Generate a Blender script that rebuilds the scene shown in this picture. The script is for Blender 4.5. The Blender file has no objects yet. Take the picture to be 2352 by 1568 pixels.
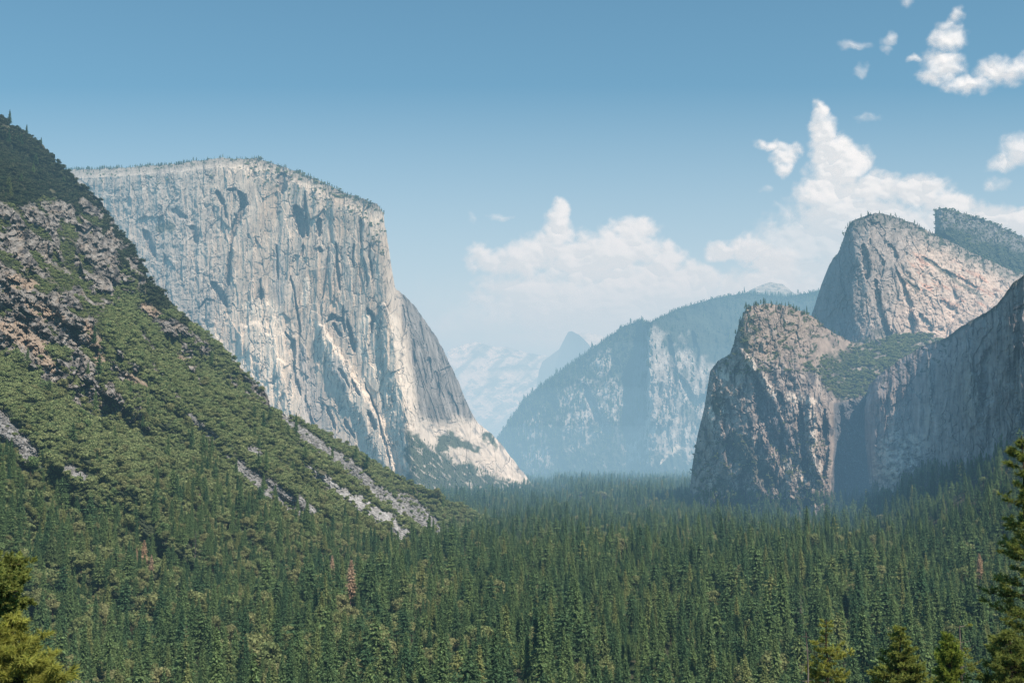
import bpy, math, random
import numpy as np
from mathutils import Vector, Matrix
random.seed(7)
rng = np.random.default_rng(7)
S = bpy.context.scene
C = S.collection
# ------------------------------------------------------------------ camera
# the photograph's frame is described on a 2352 x 1568 grid; (s, t) = lateral and vertical slope of a sight line
F, CX, CY, CAMZ = 2600.0, 1176.0, 784.0, 150.0
PITCH = math.atan(256 / 2600.0)
CP, SP = math.cos(PITCH), math.sin(PITCH)
def st(px, py):
    u = (np.asarray(px, float) - CX) / F
    v = -(np.asarray(py, float) - CY) / F
    fw = CP - v * SP
    return u / fw, (SP + v * CP) / fw
def at(px, py, Y):
    s, t = st(px, py)
    return np.stack([s * Y, Y + 0 * s, CAMZ + t * Y], -1)
def to_px(x, y, z):
    up = z - CAMZ
    d = y * CP + up * SP
    return CX + F * x / d, CY - F * (up * CP - y * SP) / d
cam_d = bpy.data.cameras.new('camera')
cam = bpy.data.objects.new('camera', cam_d); C.objects.link(cam)
cam.location = (0, 0, CAMZ); cam.rotation_euler = (math.pi / 2 + PITCH, 0, 0)
cam_d.sensor_width = 36; cam_d.lens = 36 * F / 2352
cam_d.clip_start = 0.5; cam_d.clip_end = 90000
S.camera = cam

# ------------------------------------------------------------------ noise
def _h(ix, iy, seed):
    n = (ix.astype(np.int64) * 374761393 + iy.astype(np.int64) * 668265263 + seed * 974711) & 0xffffffff
    n = ((n ^ (n >> 13)) * 1274126177) & 0xffffffff
    n = ((n ^ (n >> 16)) * 2246822519) & 0xffffffff
    return (n ^ (n >> 15)) & 0xffffffff
_ga = np.random.default_rng(5).random((512, 512)).astype(np.float32) * 2 * np.float32(math.pi)
_GC, _GS = np.cos(_ga).ravel(), np.sin(_ga).ravel()
def gn(x, y, seed=0):
    x = np.asarray(x, np.float32) + np.float32((seed * 37.27) % 311); y = np.asarray(y, np.float32) + np.float32((seed * 91.61) % 397)
    ix = np.floor(x); iy = np.floor(y); fx = x - ix; fy = y - iy
    ix = ix.astype(np.int32) & 511; iy = iy.astype(np.int32) & 511; jx = (ix + 1) & 511; jy = (iy + 1) & 511
    u = fx * fx * fx * (fx * (fx * 6 - 15) + 10); v = fy * fy * fy * (fy * (fy * 6 - 15) + 10)
    def g(a, b, dx, dy):
        k = a * 512 + b
        return _GC[k] * (fx - dx) + _GS[k] * (fy - dy)
    a = g(ix, iy, 0, 0); b = g(jx, iy, 1, 0); c = g(ix, jy, 0, 1); d = g(jx, jy, 1, 1)
    return np.float32(1.45) * ((a + (b - a) * u) * (1 - v) + (c + (d - c) * u) * v)
def fbm(x, y, o=4, seed=0, r=0.5):
    f = 0; a = 1; t = 0
    for i in range(o):
        f = f + a * gn(x * 2 ** i, y * 2 ** i, seed + i * 17); t += a; a *= r
    return f / t * 1.3
def ridged(x, y, o=4, seed=0, r=0.5):
    f = 0; a = 1; t = 0
    for i in range(o):
        f = f + a * (1 - 2 * np.abs(gn(x * 2 ** i, y * 2 ** i, seed + i * 17))); t += a; a *= r
    return f / t
def cells(x, y, seed=0):
    """random tilted facets: (height, edge distance, cell random)"""
    x = np.asarray(x, float); y = np.asarray(y, float)
    ix = np.floor(x); iy = np.floor(y)
    b1 = np.full(x.shape, 9.0); b2 = b1.copy(); hh = np.zeros(x.shape); rr = np.zeros(x.shape)
    for dx in (-1, 0, 1):
        for dy in (-1, 0, 1):
            h = _h(ix + dx, iy + dy, seed)
            ox = (h & 1023) / 1023.0; oy = ((h >> 10) & 1023) / 1023.0; r = ((h >> 20) & 1023) / 1023.0
            ex = x - (ix + dx + ox); ey = y - (iy + dy + oy)
            d = ex * ex + ey * ey
            ga = ox * 40.0
            hc = (r - .5) * 1.0 + (np.cos(ga) * ex + np.sin(ga) * ey) * 0.9
            m = d < b1
            b2 = np.where(m, b1, np.minimum(b2, d)); hh = np.where(m, hc, hh); rr = np.where(m, r, rr); b1 = np.where(m, d, b1)
    return hh, np.sqrt(b2) - np.sqrt(b1), rr
def sm(a, b, x):
    t = np.clip((x - a) / (b - a), 0, 1)
    return t * t * (3 - 2 * t)
def seg(px, py, pts):
    """distance to a polyline, fraction along it, signed side (+ = right of its direction)"""
    bd = np.full(px.shape, 1e9); bt = np.zeros(px.shape); bs = np.zeros(px.shape)
    L = [math.dist(pts[i], pts[i + 1]) for i in range(len(pts) - 1)]; T = sum(L); acc = 0
    for i in range(len(pts) - 1):
        ax, ay = pts[i]; bx, by = pts[i + 1]; dx, dy = bx - ax, by - ay
        k = np.clip(((px - ax) * dx + (py - ay) * dy) / (L[i] ** 2), 0, 1)
        ex = px - ax - k * dx; ey = py - ay - k * dy
        d = np.hypot(ex, ey); m = d < bd
        sd = (dx * ey - dy * ex) / L[i]
        bd = np.where(m, d, bd); bt = np.where(m, (acc + k * L[i]) / T, bt); bs = np.where(m, sd, bs)
        acc += L[i]
    return bd, bt, bs
def stroke(px, py, pts, w0, w1=None, soft=.45):
    w1 = w0 if w1 is None else w1
    mg = max(w0, w1) * 2.4 + 2; xs = [p[0] for p in pts]; ys = [p[1] for p in pts]
    out = np.zeros(px.shape)
    m = (px > min(xs) - mg) & (px < max(xs) + mg) & (py > min(ys) - mg) & (py < max(ys) + mg)
    if not m.any(): return out
    qx, qy = px[m], py[m]
    d, t, s = seg(qx, qy, pts)
    wm = (w0 + w1) * .5 + 4
    w = (w0 + (w1 - w0) * t) * (1 + .75 * fbm(qx / (wm * .55), qy / (wm * 1.6), 4, 77, .7)) * (.25 + .75 * np.clip(np.minimum(t, 1 - t) * 5, 0, 1) ** .6)
    out[m] = 1 - sm(1 - soft, 1 + soft, d / np.maximum(w, .4))
    return out
def poly(px, py, pts, soft=6.0):
    """soft inside-mask of a polygon"""
    xs = [p[0] for p in pts]; ys = [p[1] for p in pts]
    mm = (px > min(xs) - soft) & (px < max(xs) + soft) & (py > min(ys) - soft) & (py < max(ys) + soft)
    out = np.zeros(px.shape)
    if not mm.any(): return out
    px, py = px[mm], py[mm]
    ins = np.zeros(px.shape, bool); n = len(pts)
    for i in range(n):
        x1, y1 = pts[i]; x2, y2 = pts[(i + 1) % n]
        if y1 == y2: continue
        c = ((y1 > py) != (y2 > py)) & (px < (x2 - x1) * (py - y1) / (y2 - y1) + x1)
        ins ^= c
    d, _, _ = seg(px, py, list(pts) + [pts[0]])
    out[mm] = sm(-soft, soft, np.where(ins, d, -d))
    return out
def blur(a, k, it=2):
    if k < 1: return a
    for _ in range(it):
        for ax in (0, 1):
            p = np.concatenate([np.repeat(a.take([0], ax), k, ax), a, np.repeat(a.take([-1], ax), k, ax)], ax)
            c = np.cumsum(p, ax); z = np.zeros_like(c.take([0], ax)); c = np.concatenate([z, c], ax)
            n = a.shape[ax]; w = 2 * k + 1
            a = (c.take(range(w, w + n), ax) - c.take(range(0, n), ax)) / w
    return a

# ------------------------------------------------------------------ materials
def nt(name):
    m = bpy.data.materials.new(name); m.use_nodes = True
    m.node_tree.nodes.clear()
    return m, m.node_tree, m.node_tree.nodes, m.node_tree.links
def rock_mat(name, scale=.03, stretch=(1, 1, 1), bump=3.0, var=.35):
    m, t, N, L = nt(name)
    out = N.new('ShaderNodeOutputMaterial'); d = N.new('ShaderNodeBsdfDiffuse'); d.inputs['Roughness'].default_value = 1
    at_ = N.new('ShaderNodeAttribute'); at_.attribute_name = 'col'
    g = N.new('ShaderNodeNewGeometry')
    mp = N.new('ShaderNodeVectorMath'); mp.operation = 'MULTIPLY'; mp.inputs[1].default_value = stretch
    L.new(g.outputs['Position'], mp.inputs[0])
    n1 = N.new('ShaderNodeTexNoise'); n1.inputs['Scale'].default_value = scale; n1.inputs['Detail'].default_value = 5; n1.inputs['Roughness'].default_value = .65
    L.new(mp.outputs[0], n1.inputs['Vector'])
    mr = N.new('ShaderNodeMapRange'); mr.inputs[1].default_value = .3; mr.inputs[2].default_value = .7
    mr.inputs[3].default_value = 1 - var; mr.inputs[4].default_value = 1 + var
    L.new(n1.outputs[0], mr.inputs[0])
    mu = N.new('ShaderNodeVectorMath'); mu.operation = 'SCALE'
    L.new(at_.outputs['Color'], mu.inputs[0]); L.new(mr.outputs[0], mu.inputs['Scale'])
    L.new(mu.outputs[0], d.inputs['Color'])
    b = N.new('ShaderNodeBump'); b.inputs['Strength'].default_value = .9; b.inputs['Distance'].default_value = bump
    L.new(n1.outputs[0], b.inputs['Height']); L.new(b.outputs[0], d.inputs['Normal'])
    L.new(d.outputs[0], out.inputs[0])
    return m
def leaf_mat(name, c1, c2, c3=None, trans=.25, vscale=.12):
    """foliage: each leaf clump and each tree gets its own tint, plus painted crown shade"""
    m, t, N, L = nt(name)
    out = N.new('ShaderNodeOutputMaterial')
    oi = N.new('ShaderNodeObjectInfo'); a = N.new('ShaderNodeAttribute'); a.attribute_name = 'tint'
    r = N.new('ShaderNodeMix'); r.data_type = 'RGBA'
    r.inputs[6].default_value = (*c1, 1); r.inputs[7].default_value = (*c2, 1)
    L.new(oi.outputs['Random'], r.inputs[0])
    col = r.outputs[2]
    if c3:
        q = N.new('ShaderNodeMath'); q.operation = 'MULTIPLY'; q.inputs[1].default_value = 7.31
        L.new(oi.outputs['Random'], q.inputs[0])
        fr = N.new('ShaderNodeMath'); fr.operation = 'FRACT'; L.new(q.outputs[0], fr.inputs[0])
        gt = N.new('ShaderNodeMapRange'); gt.inputs[1].default_value = .84; gt.inputs[2].default_value = 1.0
        L.new(fr.outputs[0], gt.inputs[0])
        r2 = N.new('ShaderNodeMix'); r2.data_type = 'RGBA'; r2.inputs[7].default_value = (*c3, 1)
        L.new(gt.outputs[0], r2.inputs[0]); L.new(col, r2.inputs[6]); col = r2.outputs[2]
    sc = N.new('ShaderNodeVectorMath'); sc.operation = 'SCALE'
    L.new(col, sc.inputs[0]); L.new(a.outputs['Fac'], sc.inputs['Scale'])
    d = N.new('ShaderNodeBsdfDiffuse'); L.new(sc.outputs[0], d.inputs['Color'])
    tr = N.new('ShaderNodeBsdfTranslucent'); L.new(sc.outputs[0], tr.inputs['Color'])
    mx = N.new('ShaderNodeMixShader'); mx.inputs[0].default_value = trans
    L.new(d.outputs[0], mx.inputs[1]); L.new(tr.outputs[0], mx.inputs[2]); L.new(mx.outputs[0], out.inputs[0])
    return m
def bark_mat(name, c1, c2, scale=3.0):
    m, t, N, L = nt(name)
    out = N.new('ShaderNodeOutputMaterial'); d = N.new('ShaderNodeBsdfDiffuse')
    tc = N.new('ShaderNodeTexCoord'); mp = N.new('ShaderNodeMapping'); mp.inputs['Scale'].default_value = (1, 1, .25)
    n = N.new('ShaderNodeTexNoise'); n.inputs['Scale'].default_value = scale; n.inputs['Detail'].default_value = 4
    L.new(tc.outputs['Object'], mp.inputs[0]); L.new(mp.outputs[0], n.inputs['Vector'])
    r = N.new('ShaderNodeValToRGB'); r.color_ramp.elements[0].position = .35; r.color_ramp.elements[1].position = .65
    r.color_ramp.elements[0].color = (*c1, 1); r.color_ramp.elements[1].color = (*c2, 1)
    L.new(n.outputs[0], r.inputs[0]); L.new(r.outputs[0], d.inputs['Color'])
    b = N.new('ShaderNodeBump'); b.inputs['Distance'].default_value = .05; L.new(n.outputs[0], b.inputs['Height']); L.new(b.outputs[0], d.inputs['Normal'])
    L.new(d.outputs[0], out.inputs[0])
    return m
M_ROCK = rock_mat('granite', .035, (1, 1, .35), 5.5, .22)
M_HILL = rock_mat('hillside_rock', .09, (1, 1, 1), 4.0, .4)
M_FAR = rock_mat('distant_rock', .012, (1, 1, .6), 20.0, .25)
M_FLOOR = rock_mat('forest_soil', .05, (1, 1, 1), 1.0, .3)
M_CONIFER = leaf_mat('conifer_needles', (.080, .150, .075), (.195, .270, .105), (.29, .31, .12), .40)
M_OAK = leaf_mat('oak_leaves', (.29, .33, .135), (.36, .355, .17), (.22, .32, .13), .40)
M_BRUSH = leaf_mat('brush_leaves', (.27, .335, .145), (.40, .43, .20), (.20, .27, .125), .40)
M_LIGHTOAK = leaf_mat('maple_leaves', (.09, .15, .045), (.12, .17, .055), None, .3)
M_DEAD = leaf_mat('dead_needles', (.46, .32, .20), (.42, .31, .22), None, .3)
M_GREY = leaf_mat('bare_twigs', (.15, .16, .13), (.17, .17, .145), None, .1)
M_PINE = leaf_mat('pine_needles', (.30, .36, .07), (.30, .36, .07), None, .45)
M_PINE_DARK = leaf_mat('shaded_pine_needles', (.24, .27, .07), (.25, .28, .075), None, .45)
M_PINE_YEL = leaf_mat('yellowing_pine_needles', (.42, .42, .10), (.40, .41, .10), None, .45)
M_CEDAR = leaf_mat('cedar_leaves', (.30, .34, .09), (.31, .34, .09), None, .45)
M_BARK = bark_mat('bark', (.05, .035, .025), (.12, .085, .06))
M_BARK_LIGHT = bark_mat('weathered_wood', (.10, .075, .06), (.32, .27, .23))

# ------------------------------------------------------------------ mesh helpers
def grid_mesh(name, P, col, mat, smooth=False, keep=None, extra=None):
    R, K = P.shape[:2]
    idx = np.arange(R * K).reshape(R, K)
    q = np.stack([idx[:-1, :-1], idx[:-1, 1:], idx[1:, 1:], idx[1:, :-1]], -1)
    if keep is not None: q = q[keep]
    q = q.reshape(-1, 4)
    me = bpy.data.meshes.new(name)
    me.vertices.add(R * K); me.vertices.foreach_set('co', P.reshape(-1).astype(np.float32))
    me.loops.add(q.size); me.loops.foreach_set('vertex_index', q.reshape(-1).astype(np.int32))
    me.polygons.add(len(q)); me.polygons.foreach_set('loop_start', np.arange(0, q.size, 4, dtype=np.int32))
    me.update(calc_edges=True)
    if smooth: me.polygons.foreach_set('use_smooth', np.ones(len(q), bool))
    else: me.polygons.foreach_set('use_smooth', np.zeros(len(q), bool))
    a = me.attributes.new('col', 'FLOAT_COLOR', 'POINT')
    a.data.foreach_set('color', np.concatenate([np.clip(col, 0, 1), np.ones((R, K, 1))], -1).reshape(-1).astype(np.float32))
    for k, v in (extra or {}).items():
        b = me.attributes.new(k, 'FLOAT', 'POINT'); b.data.foreach_set('value', v.reshape(-1).astype(np.float32))
    me.materials.append(mat)
    o = bpy.data.objects.new(name, me); C.objects.link(o)
    return o
def tri_mesh(name, V, T, tint, mat, quads=False):
    """V (n,3), T (m,3|4) , tint per vertex"""
    n = 4 if quads else 3
    me = bpy.data.meshes.new(name)
    me.vertices.add(len(V)); me.vertices.foreach_set('co', np.asarray(V, np.float32).reshape(-1))
    me.loops.add(len(T) * n); me.loops.foreach_set('vertex_index', np.asarray(T, np.int32).reshape(-1))
    me.polygons.add(len(T)); me.polygons.foreach_set('loop_start', np.arange(0, len(T) * n, n, dtype=np.int32))
    me.update(calc_edges=True)
    me.polygons.foreach_set('use_smooth', np.zeros(len(T), bool))
    a = me.attributes.new('tint', 'FLOAT', 'POINT'); a.data.foreach_set('value', np.asarray(tint, np.float32))
    me.materials.append(mat)
    return me
def tag(o, label=None, cat=None, group=None, kind=None):
    if label: o['label'] = label
    if cat: o['category'] = cat
    if group: o['group'] = group
    if kind: o['kind'] = kind
    return o
def mixc(c1, c2, m):
    return c1 + (np.asarray(c2) - c1) * m[..., None]

# ------------------------------------------------------------------ relief mountains
def relief(name, ctrl, nu, nv, disp, paint, mat, blurk=6, crest_amp=3.0, crest_seed=1, back=(60, 300, 900), skirt=True, weights=None, edge_amp=0.0):
    """ctrl[column][row] = (px, py, distance), rows run from the foot to the skyline"""
    A = np.array(ctrl, float)                      # C,R,3
    nc, nr = A.shape[:2]
    L = np.hypot(np.diff(A[:, :, 0], axis=0), np.diff(A[:, :, 1], axis=0)).mean(1) + 4
    U = np.concatenate([[0], np.cumsum(L)]) / L.sum(); u = np.linspace(0, 1, nu)
    B = np.stack([[np.interp(u, U, A[:, r, k]) for k in range(3)] for r in range(nr)])   # R,3,nu
    H = np.hypot(np.diff(A[:, :, 0], axis=1), np.diff(A[:, :, 1], axis=1)).mean(0) + 4
    W = np.concatenate([[0], np.cumsum(H)]) / H.sum(); v = np.linspace(0, 1, nv)
    G = np.empty((nv, nu, 3))
    j = np.clip(np.searchsorted(W, v, 'right') - 1, 0, nr - 2); f = (v - W[j]) / (W[j + 1] - W[j])
    for k in range(3):
        G[:, :, k] = B[j, k] * (1 - f)[:, None] + B[j + 1, k] * f[:, None]
    px, py, Y = G[..., 0].copy(), G[..., 1].copy(), G[..., 2]
    Y = blur(Y, blurk)
    cw = (v[:, None] ** 6)
    cx = px[-1]; cyy = py[-1]
    jit = fbm(cx / 22, cyy / 22, 5, crest_seed, .6) * crest_amp
    py = py + cw * jit[None, :]
    if edge_amp:
        px = px + cw * (fbm(cx / 15 + 9, cyy / 15, 4, crest_seed + 5, .6) * edge_amp)[None, :]
    Y = Y + disp(px, py, v[:, None] + 0 * px)
    s, t = st(px, py)
    P = np.stack([s * Y, Y, CAMZ + t * Y], -1)
    gy = np.gradient(P, axis=0); gx = np.gradient(P, axis=1)
    nrm = np.cross(gx, gy); nrm /= np.linalg.norm(nrm, axis=-1, keepdims=True) + 1e-9
    flip = nrm[..., 1] > 0; nrm[flip] *= -1
    col = paint(px, py, v[:, None] + 0 * px, nrm)
    rows = [P]; cols = [col]
    if skirt:
        q = P[:1].copy(); q[..., 1] -= 60; q[..., 2] = -60; rows.insert(0, q); cols.insert(0, col[:1])
    c = P[-1:]; z0 = c[..., 2]
    for i, d in enumerate(back):
        q = c.copy(); q[..., 1] += d; q[..., 0] *= (1 + d / c[..., 1])
        q[..., 2] = z0 * (.985, .72, .0)[i] - (0, 0, 60)[i] - 10
        rows.append(q); cols.append(col[-1:])
    PP = np.concatenate(rows); CC = np.concatenate(cols)
    o = grid_mesh(name, PP, CC, mat)
    return o, px, py, P, nrm, Y
def cracks(px, py, sx, sy, seed, w=.07, shear=0.0):
    """joint lines between slabs, broken up so that only stretches of them show"""
    x = (px + shear * py) / sx + .35 * fbm(px / 30, py / 40, 4, seed); y = py / sy + .35 * fbm(px / 40, py / 30, 4, seed + 1)
    _, e, _ = cells(x, y, seed + 2)
    return (1 - sm(0, w, e)) * sm(-.15, .2, fbm(px / 50, py / 60, 3, seed + 3))

# ---- 1 granite monolith (left of the valley)
EL = [
 [(40,930,4350),(60,760,4400),(90,600,4450),(135,412,4560),(150,390,4700)],
 [(260,970,4100),(260,820,4150),(262,640,4200),(256,406,4290),(250,386,4450)],
 [(420,1010,3950),(410,860,4000),(400,660,4060),(390,397,4150),(380,378,4330)],
 [(560,1070,3880),(550,900,3930),(535,680,4000),(508,384,4110),(500,364,4250)],
 [(700,1105,3800),(690,920,3860),(672,700,3930),(622,396,4060),(595,364,4180)],
 [(830,1116,3720),(810,930,3780),(785,700,3850),(735,446,3960),(710,404,4080)],
 [(915,1120,3650),(890,930,3700),(865,700,3780),(820,488,3880),(800,446,3980)],
 [(962,1120,3600),(932,930,3650),(905,760,3720),(880,570,3800),(866,468,3900)],
 [(975,1118,3690),(950,960,3740),(917,780,3830),(888,600,3920),(881,490,3980)],
 [(1010,1118,3900),(985,985,3980),(960,860,4060),(930,760,4130),(903,655,4230)],
 [(1060,1118,4050),(1040,1000,4130),(1010,890,4220),(985,800,4280),(955,705,4400)],
 [(1110,1118,4180),(1080,1000,4280),(1050,920,4340),(1025,850,4400),(1003,775,4480)],
 [(1155,1118,4280),(1120,1015,4400),(1085,965,4460),(1066,925,4500),(1050,868,4560)],
 [(1185,1118,4350),(1152,1045,4460),(1122,1003,4520),(1102,978,4560),(1085,958,4600)],
 [(1212,1118,4420),(1198,1092,4500),(1180,1062,4560),(1162,1036,4600),(1142,1008,4640)],
 [(1230,1120,4500),(1226,1115,4560),(1219,1108,4600),(1214,1102,4640),(1208,1094,4680)]]
def el_warp(px, py):
    return px + 5 * fbm(px / 30, py / 60, 3, 3), py + 8 * fbm(px / 40, py / 40, 3, 4)
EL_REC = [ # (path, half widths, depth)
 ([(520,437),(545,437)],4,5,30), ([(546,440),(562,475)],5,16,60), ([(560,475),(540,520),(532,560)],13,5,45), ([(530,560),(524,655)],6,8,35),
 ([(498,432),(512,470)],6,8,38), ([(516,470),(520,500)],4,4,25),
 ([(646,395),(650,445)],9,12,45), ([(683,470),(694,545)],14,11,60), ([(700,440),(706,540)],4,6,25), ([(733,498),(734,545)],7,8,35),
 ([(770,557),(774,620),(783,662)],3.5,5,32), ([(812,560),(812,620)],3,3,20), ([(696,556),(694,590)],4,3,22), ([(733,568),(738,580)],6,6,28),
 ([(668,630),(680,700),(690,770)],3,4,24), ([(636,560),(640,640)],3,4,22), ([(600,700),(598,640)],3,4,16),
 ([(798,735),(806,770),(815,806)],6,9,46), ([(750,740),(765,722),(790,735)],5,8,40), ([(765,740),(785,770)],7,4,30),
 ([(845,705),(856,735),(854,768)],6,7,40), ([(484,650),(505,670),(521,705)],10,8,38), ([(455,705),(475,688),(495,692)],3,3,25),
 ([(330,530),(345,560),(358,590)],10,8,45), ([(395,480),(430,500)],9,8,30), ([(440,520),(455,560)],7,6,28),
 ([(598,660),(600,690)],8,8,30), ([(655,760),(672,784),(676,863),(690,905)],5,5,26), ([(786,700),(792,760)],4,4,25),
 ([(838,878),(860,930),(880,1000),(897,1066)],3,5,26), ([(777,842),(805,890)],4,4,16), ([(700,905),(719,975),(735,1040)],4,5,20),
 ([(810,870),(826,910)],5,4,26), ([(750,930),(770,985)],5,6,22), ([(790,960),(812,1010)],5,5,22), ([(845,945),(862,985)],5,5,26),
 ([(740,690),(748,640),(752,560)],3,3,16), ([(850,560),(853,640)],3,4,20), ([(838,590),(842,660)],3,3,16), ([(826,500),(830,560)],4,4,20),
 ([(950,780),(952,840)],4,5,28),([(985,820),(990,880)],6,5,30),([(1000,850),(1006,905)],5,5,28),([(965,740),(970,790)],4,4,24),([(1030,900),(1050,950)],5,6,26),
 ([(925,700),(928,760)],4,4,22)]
def px_c(pts): return sum(p[0] for p in pts) / len(pts)
def el_disp(px, py, v):
    wx, wy = el_warp(px, py)
    low = sm(700, 980, py)
    top = 1 - sm(395, 450, py - .12 * np.abs(px - 560))
    d = -20 * fbm(wx / 95, wy / 420, 3, 11)
    d += -(12 - 6.5 * low) * ridged(wx / 24, wy / 300, 3, 21) * (1 - .4 * top)
    d += -(4.2 - 3.0 * low) * ridged(wx / 9, wy / 170, 3, 23)
    h, e, r = cells(wx / 13, wy / 95, 31); d += (8 - 4 * low) * h
    h2, e2, r2 = cells((wx + wy * .25) / 6, wy / 14, 37); d += (2.6 - 1.4 * low) * h2
    h3, e3, r3 = cells(wx / 42, wy / 120, 39); d += (10 - 4 * low) * h3 * sm(420, 470, py)
    d += 7 * cracks(px, py, 30, 120, 1800) + 5 * cracks(px, py, 60, 55, 1810, .05)
    left = 1 - sm(480, 560, px); d += left * 9 * ridged(wx / 22, wy / 26, 4, 51)
    slope = sm(900, 960, px) * (1 - sm(955, 985, py))
    d += slope * (-26 * ridged((px - py * .25) / 11, py / 80, 4, 61) + 8 * cells((px - .2 * py) / 9, py / 26, 63)[0])
    d += sm(955, 985, py) * sm(945, 975, px) * (18 * ridged((px - py * .6) / 50, (px + py) / 90, 5, 71))
    for pts, w0, w1, a in EL_REC:
        d += a * (1.0 if px_c(pts) > 470 else .55) * stroke(wx, wy, pts, w0 * .8, w1 * .8, .3)
    # bright buttresses stand proud of the wall
    for pts, w0, w1, a in [([(560,760),(620,800),(650,900),(690,1000)],60,40,-26),([(735,750),(777,842),(834,935),(900,1085)],16,22,-34),
                           ([(640,830),(700,985)],20,30,-14),([(880,700),(905,850),(940,1090)],18,24,-30),([(760,560),(770,690)],8,12,-12)]:
        d += a * stroke(wx, wy, pts, w0, w1, .5)
    return d
def el_paint(px, py, v, n):
    wx, wy = el_warp(px, py)
    low = sm(640, 900, py + 30 * fbm(px / 60, py / 90, 3, 81))
    str_ = fbm(wx / 7, wy / 130, 4, 91); str2 = fbm(wx / 24, wy / 240, 4, 92); blot = fbm(px / 45, py / 45, 5, 93)
    val = .60 + .03 * low + .065 * str_ + .08 * str2 + .06 * blot
    c = np.stack([val * 1.11, val * .955, val * .80], -1)
    tan = sm(-.1, .5, fbm(px / 60, py / 110, 3, 94)) * sm(450, 560, px) * (1 - low)
    c = mixc(c, (.58, .46, .35), tan * .7)
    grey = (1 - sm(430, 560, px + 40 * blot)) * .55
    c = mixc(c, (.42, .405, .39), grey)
    # pale base
    br = np.zeros_like(px)
    for pts, w0, w1 in [([(600,720),(615,840),(690,990)],58,48),([(540,820),(650,960)],62,50),([(730,740),(777,842),(834,935),(905,1100)],24,38),([(930,840),(940,960),(955,1110)],30,34),([(830,900),(870,1000),(900,1060)],30,34),([(560,700),(640,720)],20,20),
                        ([(900,720),(905,850),(935,1010),(950,1090)],22,30),([(850,830),(880,930),(925,1040)],26,34),([(840,720),(845,830)],16,26),([(480,760),(520,860)],22,30),
                        ([(700,700),(705,640)],8,10),([(605,700),(590,800)],14,16)]:
        br = np.maximum(br, stroke(wx, wy, pts, w0, w1, .55))
    c = mixc(c, (.89, .79, .675), np.clip(br * (.92 + .25 * blot), 0, 1))
    c = mixc(c, (.80, .72, .63), .5 * sm(880, 1050, py) * sm(700, 800, px))
    # grey polished panels
    for pts, w0, w1, a in [([(690,800),(712,900),(735,1010),(790,1070)],22,28,.6),([(770,820),(790,900)],16,10,.5),([(640,560),(640,700)],12,16,.4)]:
        c = mixc(c, (.42, .41, .41), a * stroke(wx, wy, pts, w0, w1, .5))
    # shadow put into the colour of the recesses
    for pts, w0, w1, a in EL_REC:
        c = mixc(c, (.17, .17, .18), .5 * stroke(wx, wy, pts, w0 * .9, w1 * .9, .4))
    dk = .75 * sm(.25, .65, fbm(wx / 12, wy / 70, 4, 97)); c = mixc(c, (.22, .215, .21), dk * .6 * (1 - .8 * low))
    fine = ridged(wx / 9, wy / 34, 3, 98); c = mixc(c, (.13, .14, .16), .5 * sm(.66, .9, fine) * (1 - .7 * low))
    c = mixc(c, (.12, .12, .13), .7 * cracks(px, py, 30, 120, 1800) + .55 * cracks(px, py, 60, 55, 1810, .05) * (1 - .3 * low))
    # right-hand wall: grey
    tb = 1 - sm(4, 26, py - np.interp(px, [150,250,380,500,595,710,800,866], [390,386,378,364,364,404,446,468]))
    c = c * (1 - .42 * tb)[..., None]  # top band colour darkened to offset the full sun it catches
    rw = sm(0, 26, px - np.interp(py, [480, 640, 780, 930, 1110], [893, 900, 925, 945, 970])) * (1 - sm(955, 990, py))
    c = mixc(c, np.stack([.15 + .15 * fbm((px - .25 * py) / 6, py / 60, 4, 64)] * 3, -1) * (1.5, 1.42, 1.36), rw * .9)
    # pale slabs at the foot and green benches
    ft = sm(945, 985, py + 45 * blot) * sm(935, 960, px)
    c = mixc(c, (.74, .67, .59), ft * .85)
    c = mixc(c, (.28, .27, .26), ft * .7 * sm(.1, .45, fbm((px - py * .6) / 16, (px + py) / 50, 5, 105)))
    w2 = 14 * fbm(px / 25, py / 25, 4, 101); w3 = 14 * fbm(px / 25, py / 25, 4, 102)
    g = poly(px + w2, py + w3, [(930,985),(960,1000),(985,1030),(1010,1030),(1045,1065),(1075,1060),(1100,1085),(1150,1100),(1240,1127),(935,1127)], 8) * (1 - .8 * sm(.22, .4, fbm((px + py) / 40, (px - py) / 12, 4, 106)))
    g = np.maximum(g, poly(px + w2, py + w3, [(1055,1045),(1070,1040),(1110,1045),(1105,1075),(1065,1080)], 6) * .0)
    g = np.maximum(g, poly(px + w2 * .6, py + w3 * .6, [(1000,985),(1015,975),(1055,990),(1065,1010),(1030,1020),(1005,1010)], 5) * .0 + 0)
    for q in [[(1057,1046),(1085,1028),(1120,1040),(1106,1075),(1085,1060),(1064,1085)], [(1120,995),(1150,1003),(1140,1020),(1150,1035),(1130,1025)]]:
        g = np.maximum(g, poly(px + w2 * 1.1, py + w3 * 1.1, [(x - 55 if x < 1115 else x - 10, y - 40 if x < 1115 else y - 5) for x, y in q], 4))
    top = 1 - sm(3, 15 + 8 * blot + 14 * sm(600, 700, px), (py - np.interp(px, [150,250,380,500,595,710,800,866], [390,386,378,364,364,404,446,468])))
    g = np.maximum(g, top * sm(.05, .35, fbm(px / 14, py / 8, 3, 103)) * (.75))
    g = np.maximum(g, stroke(px + w2, py + w3, [(360,525),(400,520)], 10, 8, .6) * .8)
    c = mixc(c, (.065, .09, .05), g * .92)
    c = mixc(c, (.34, .31, .27), .5 * top * (1 - sm(.05, .35, fbm(px / 14, py / 8, 3, 103))))
    return c
el, elx, ely, elP, elN, _ = relief('granite_cliff', EL, 860, 640, el_disp, el_paint, M_ROCK, 7, 4, 5, edge_amp=3)
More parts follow.
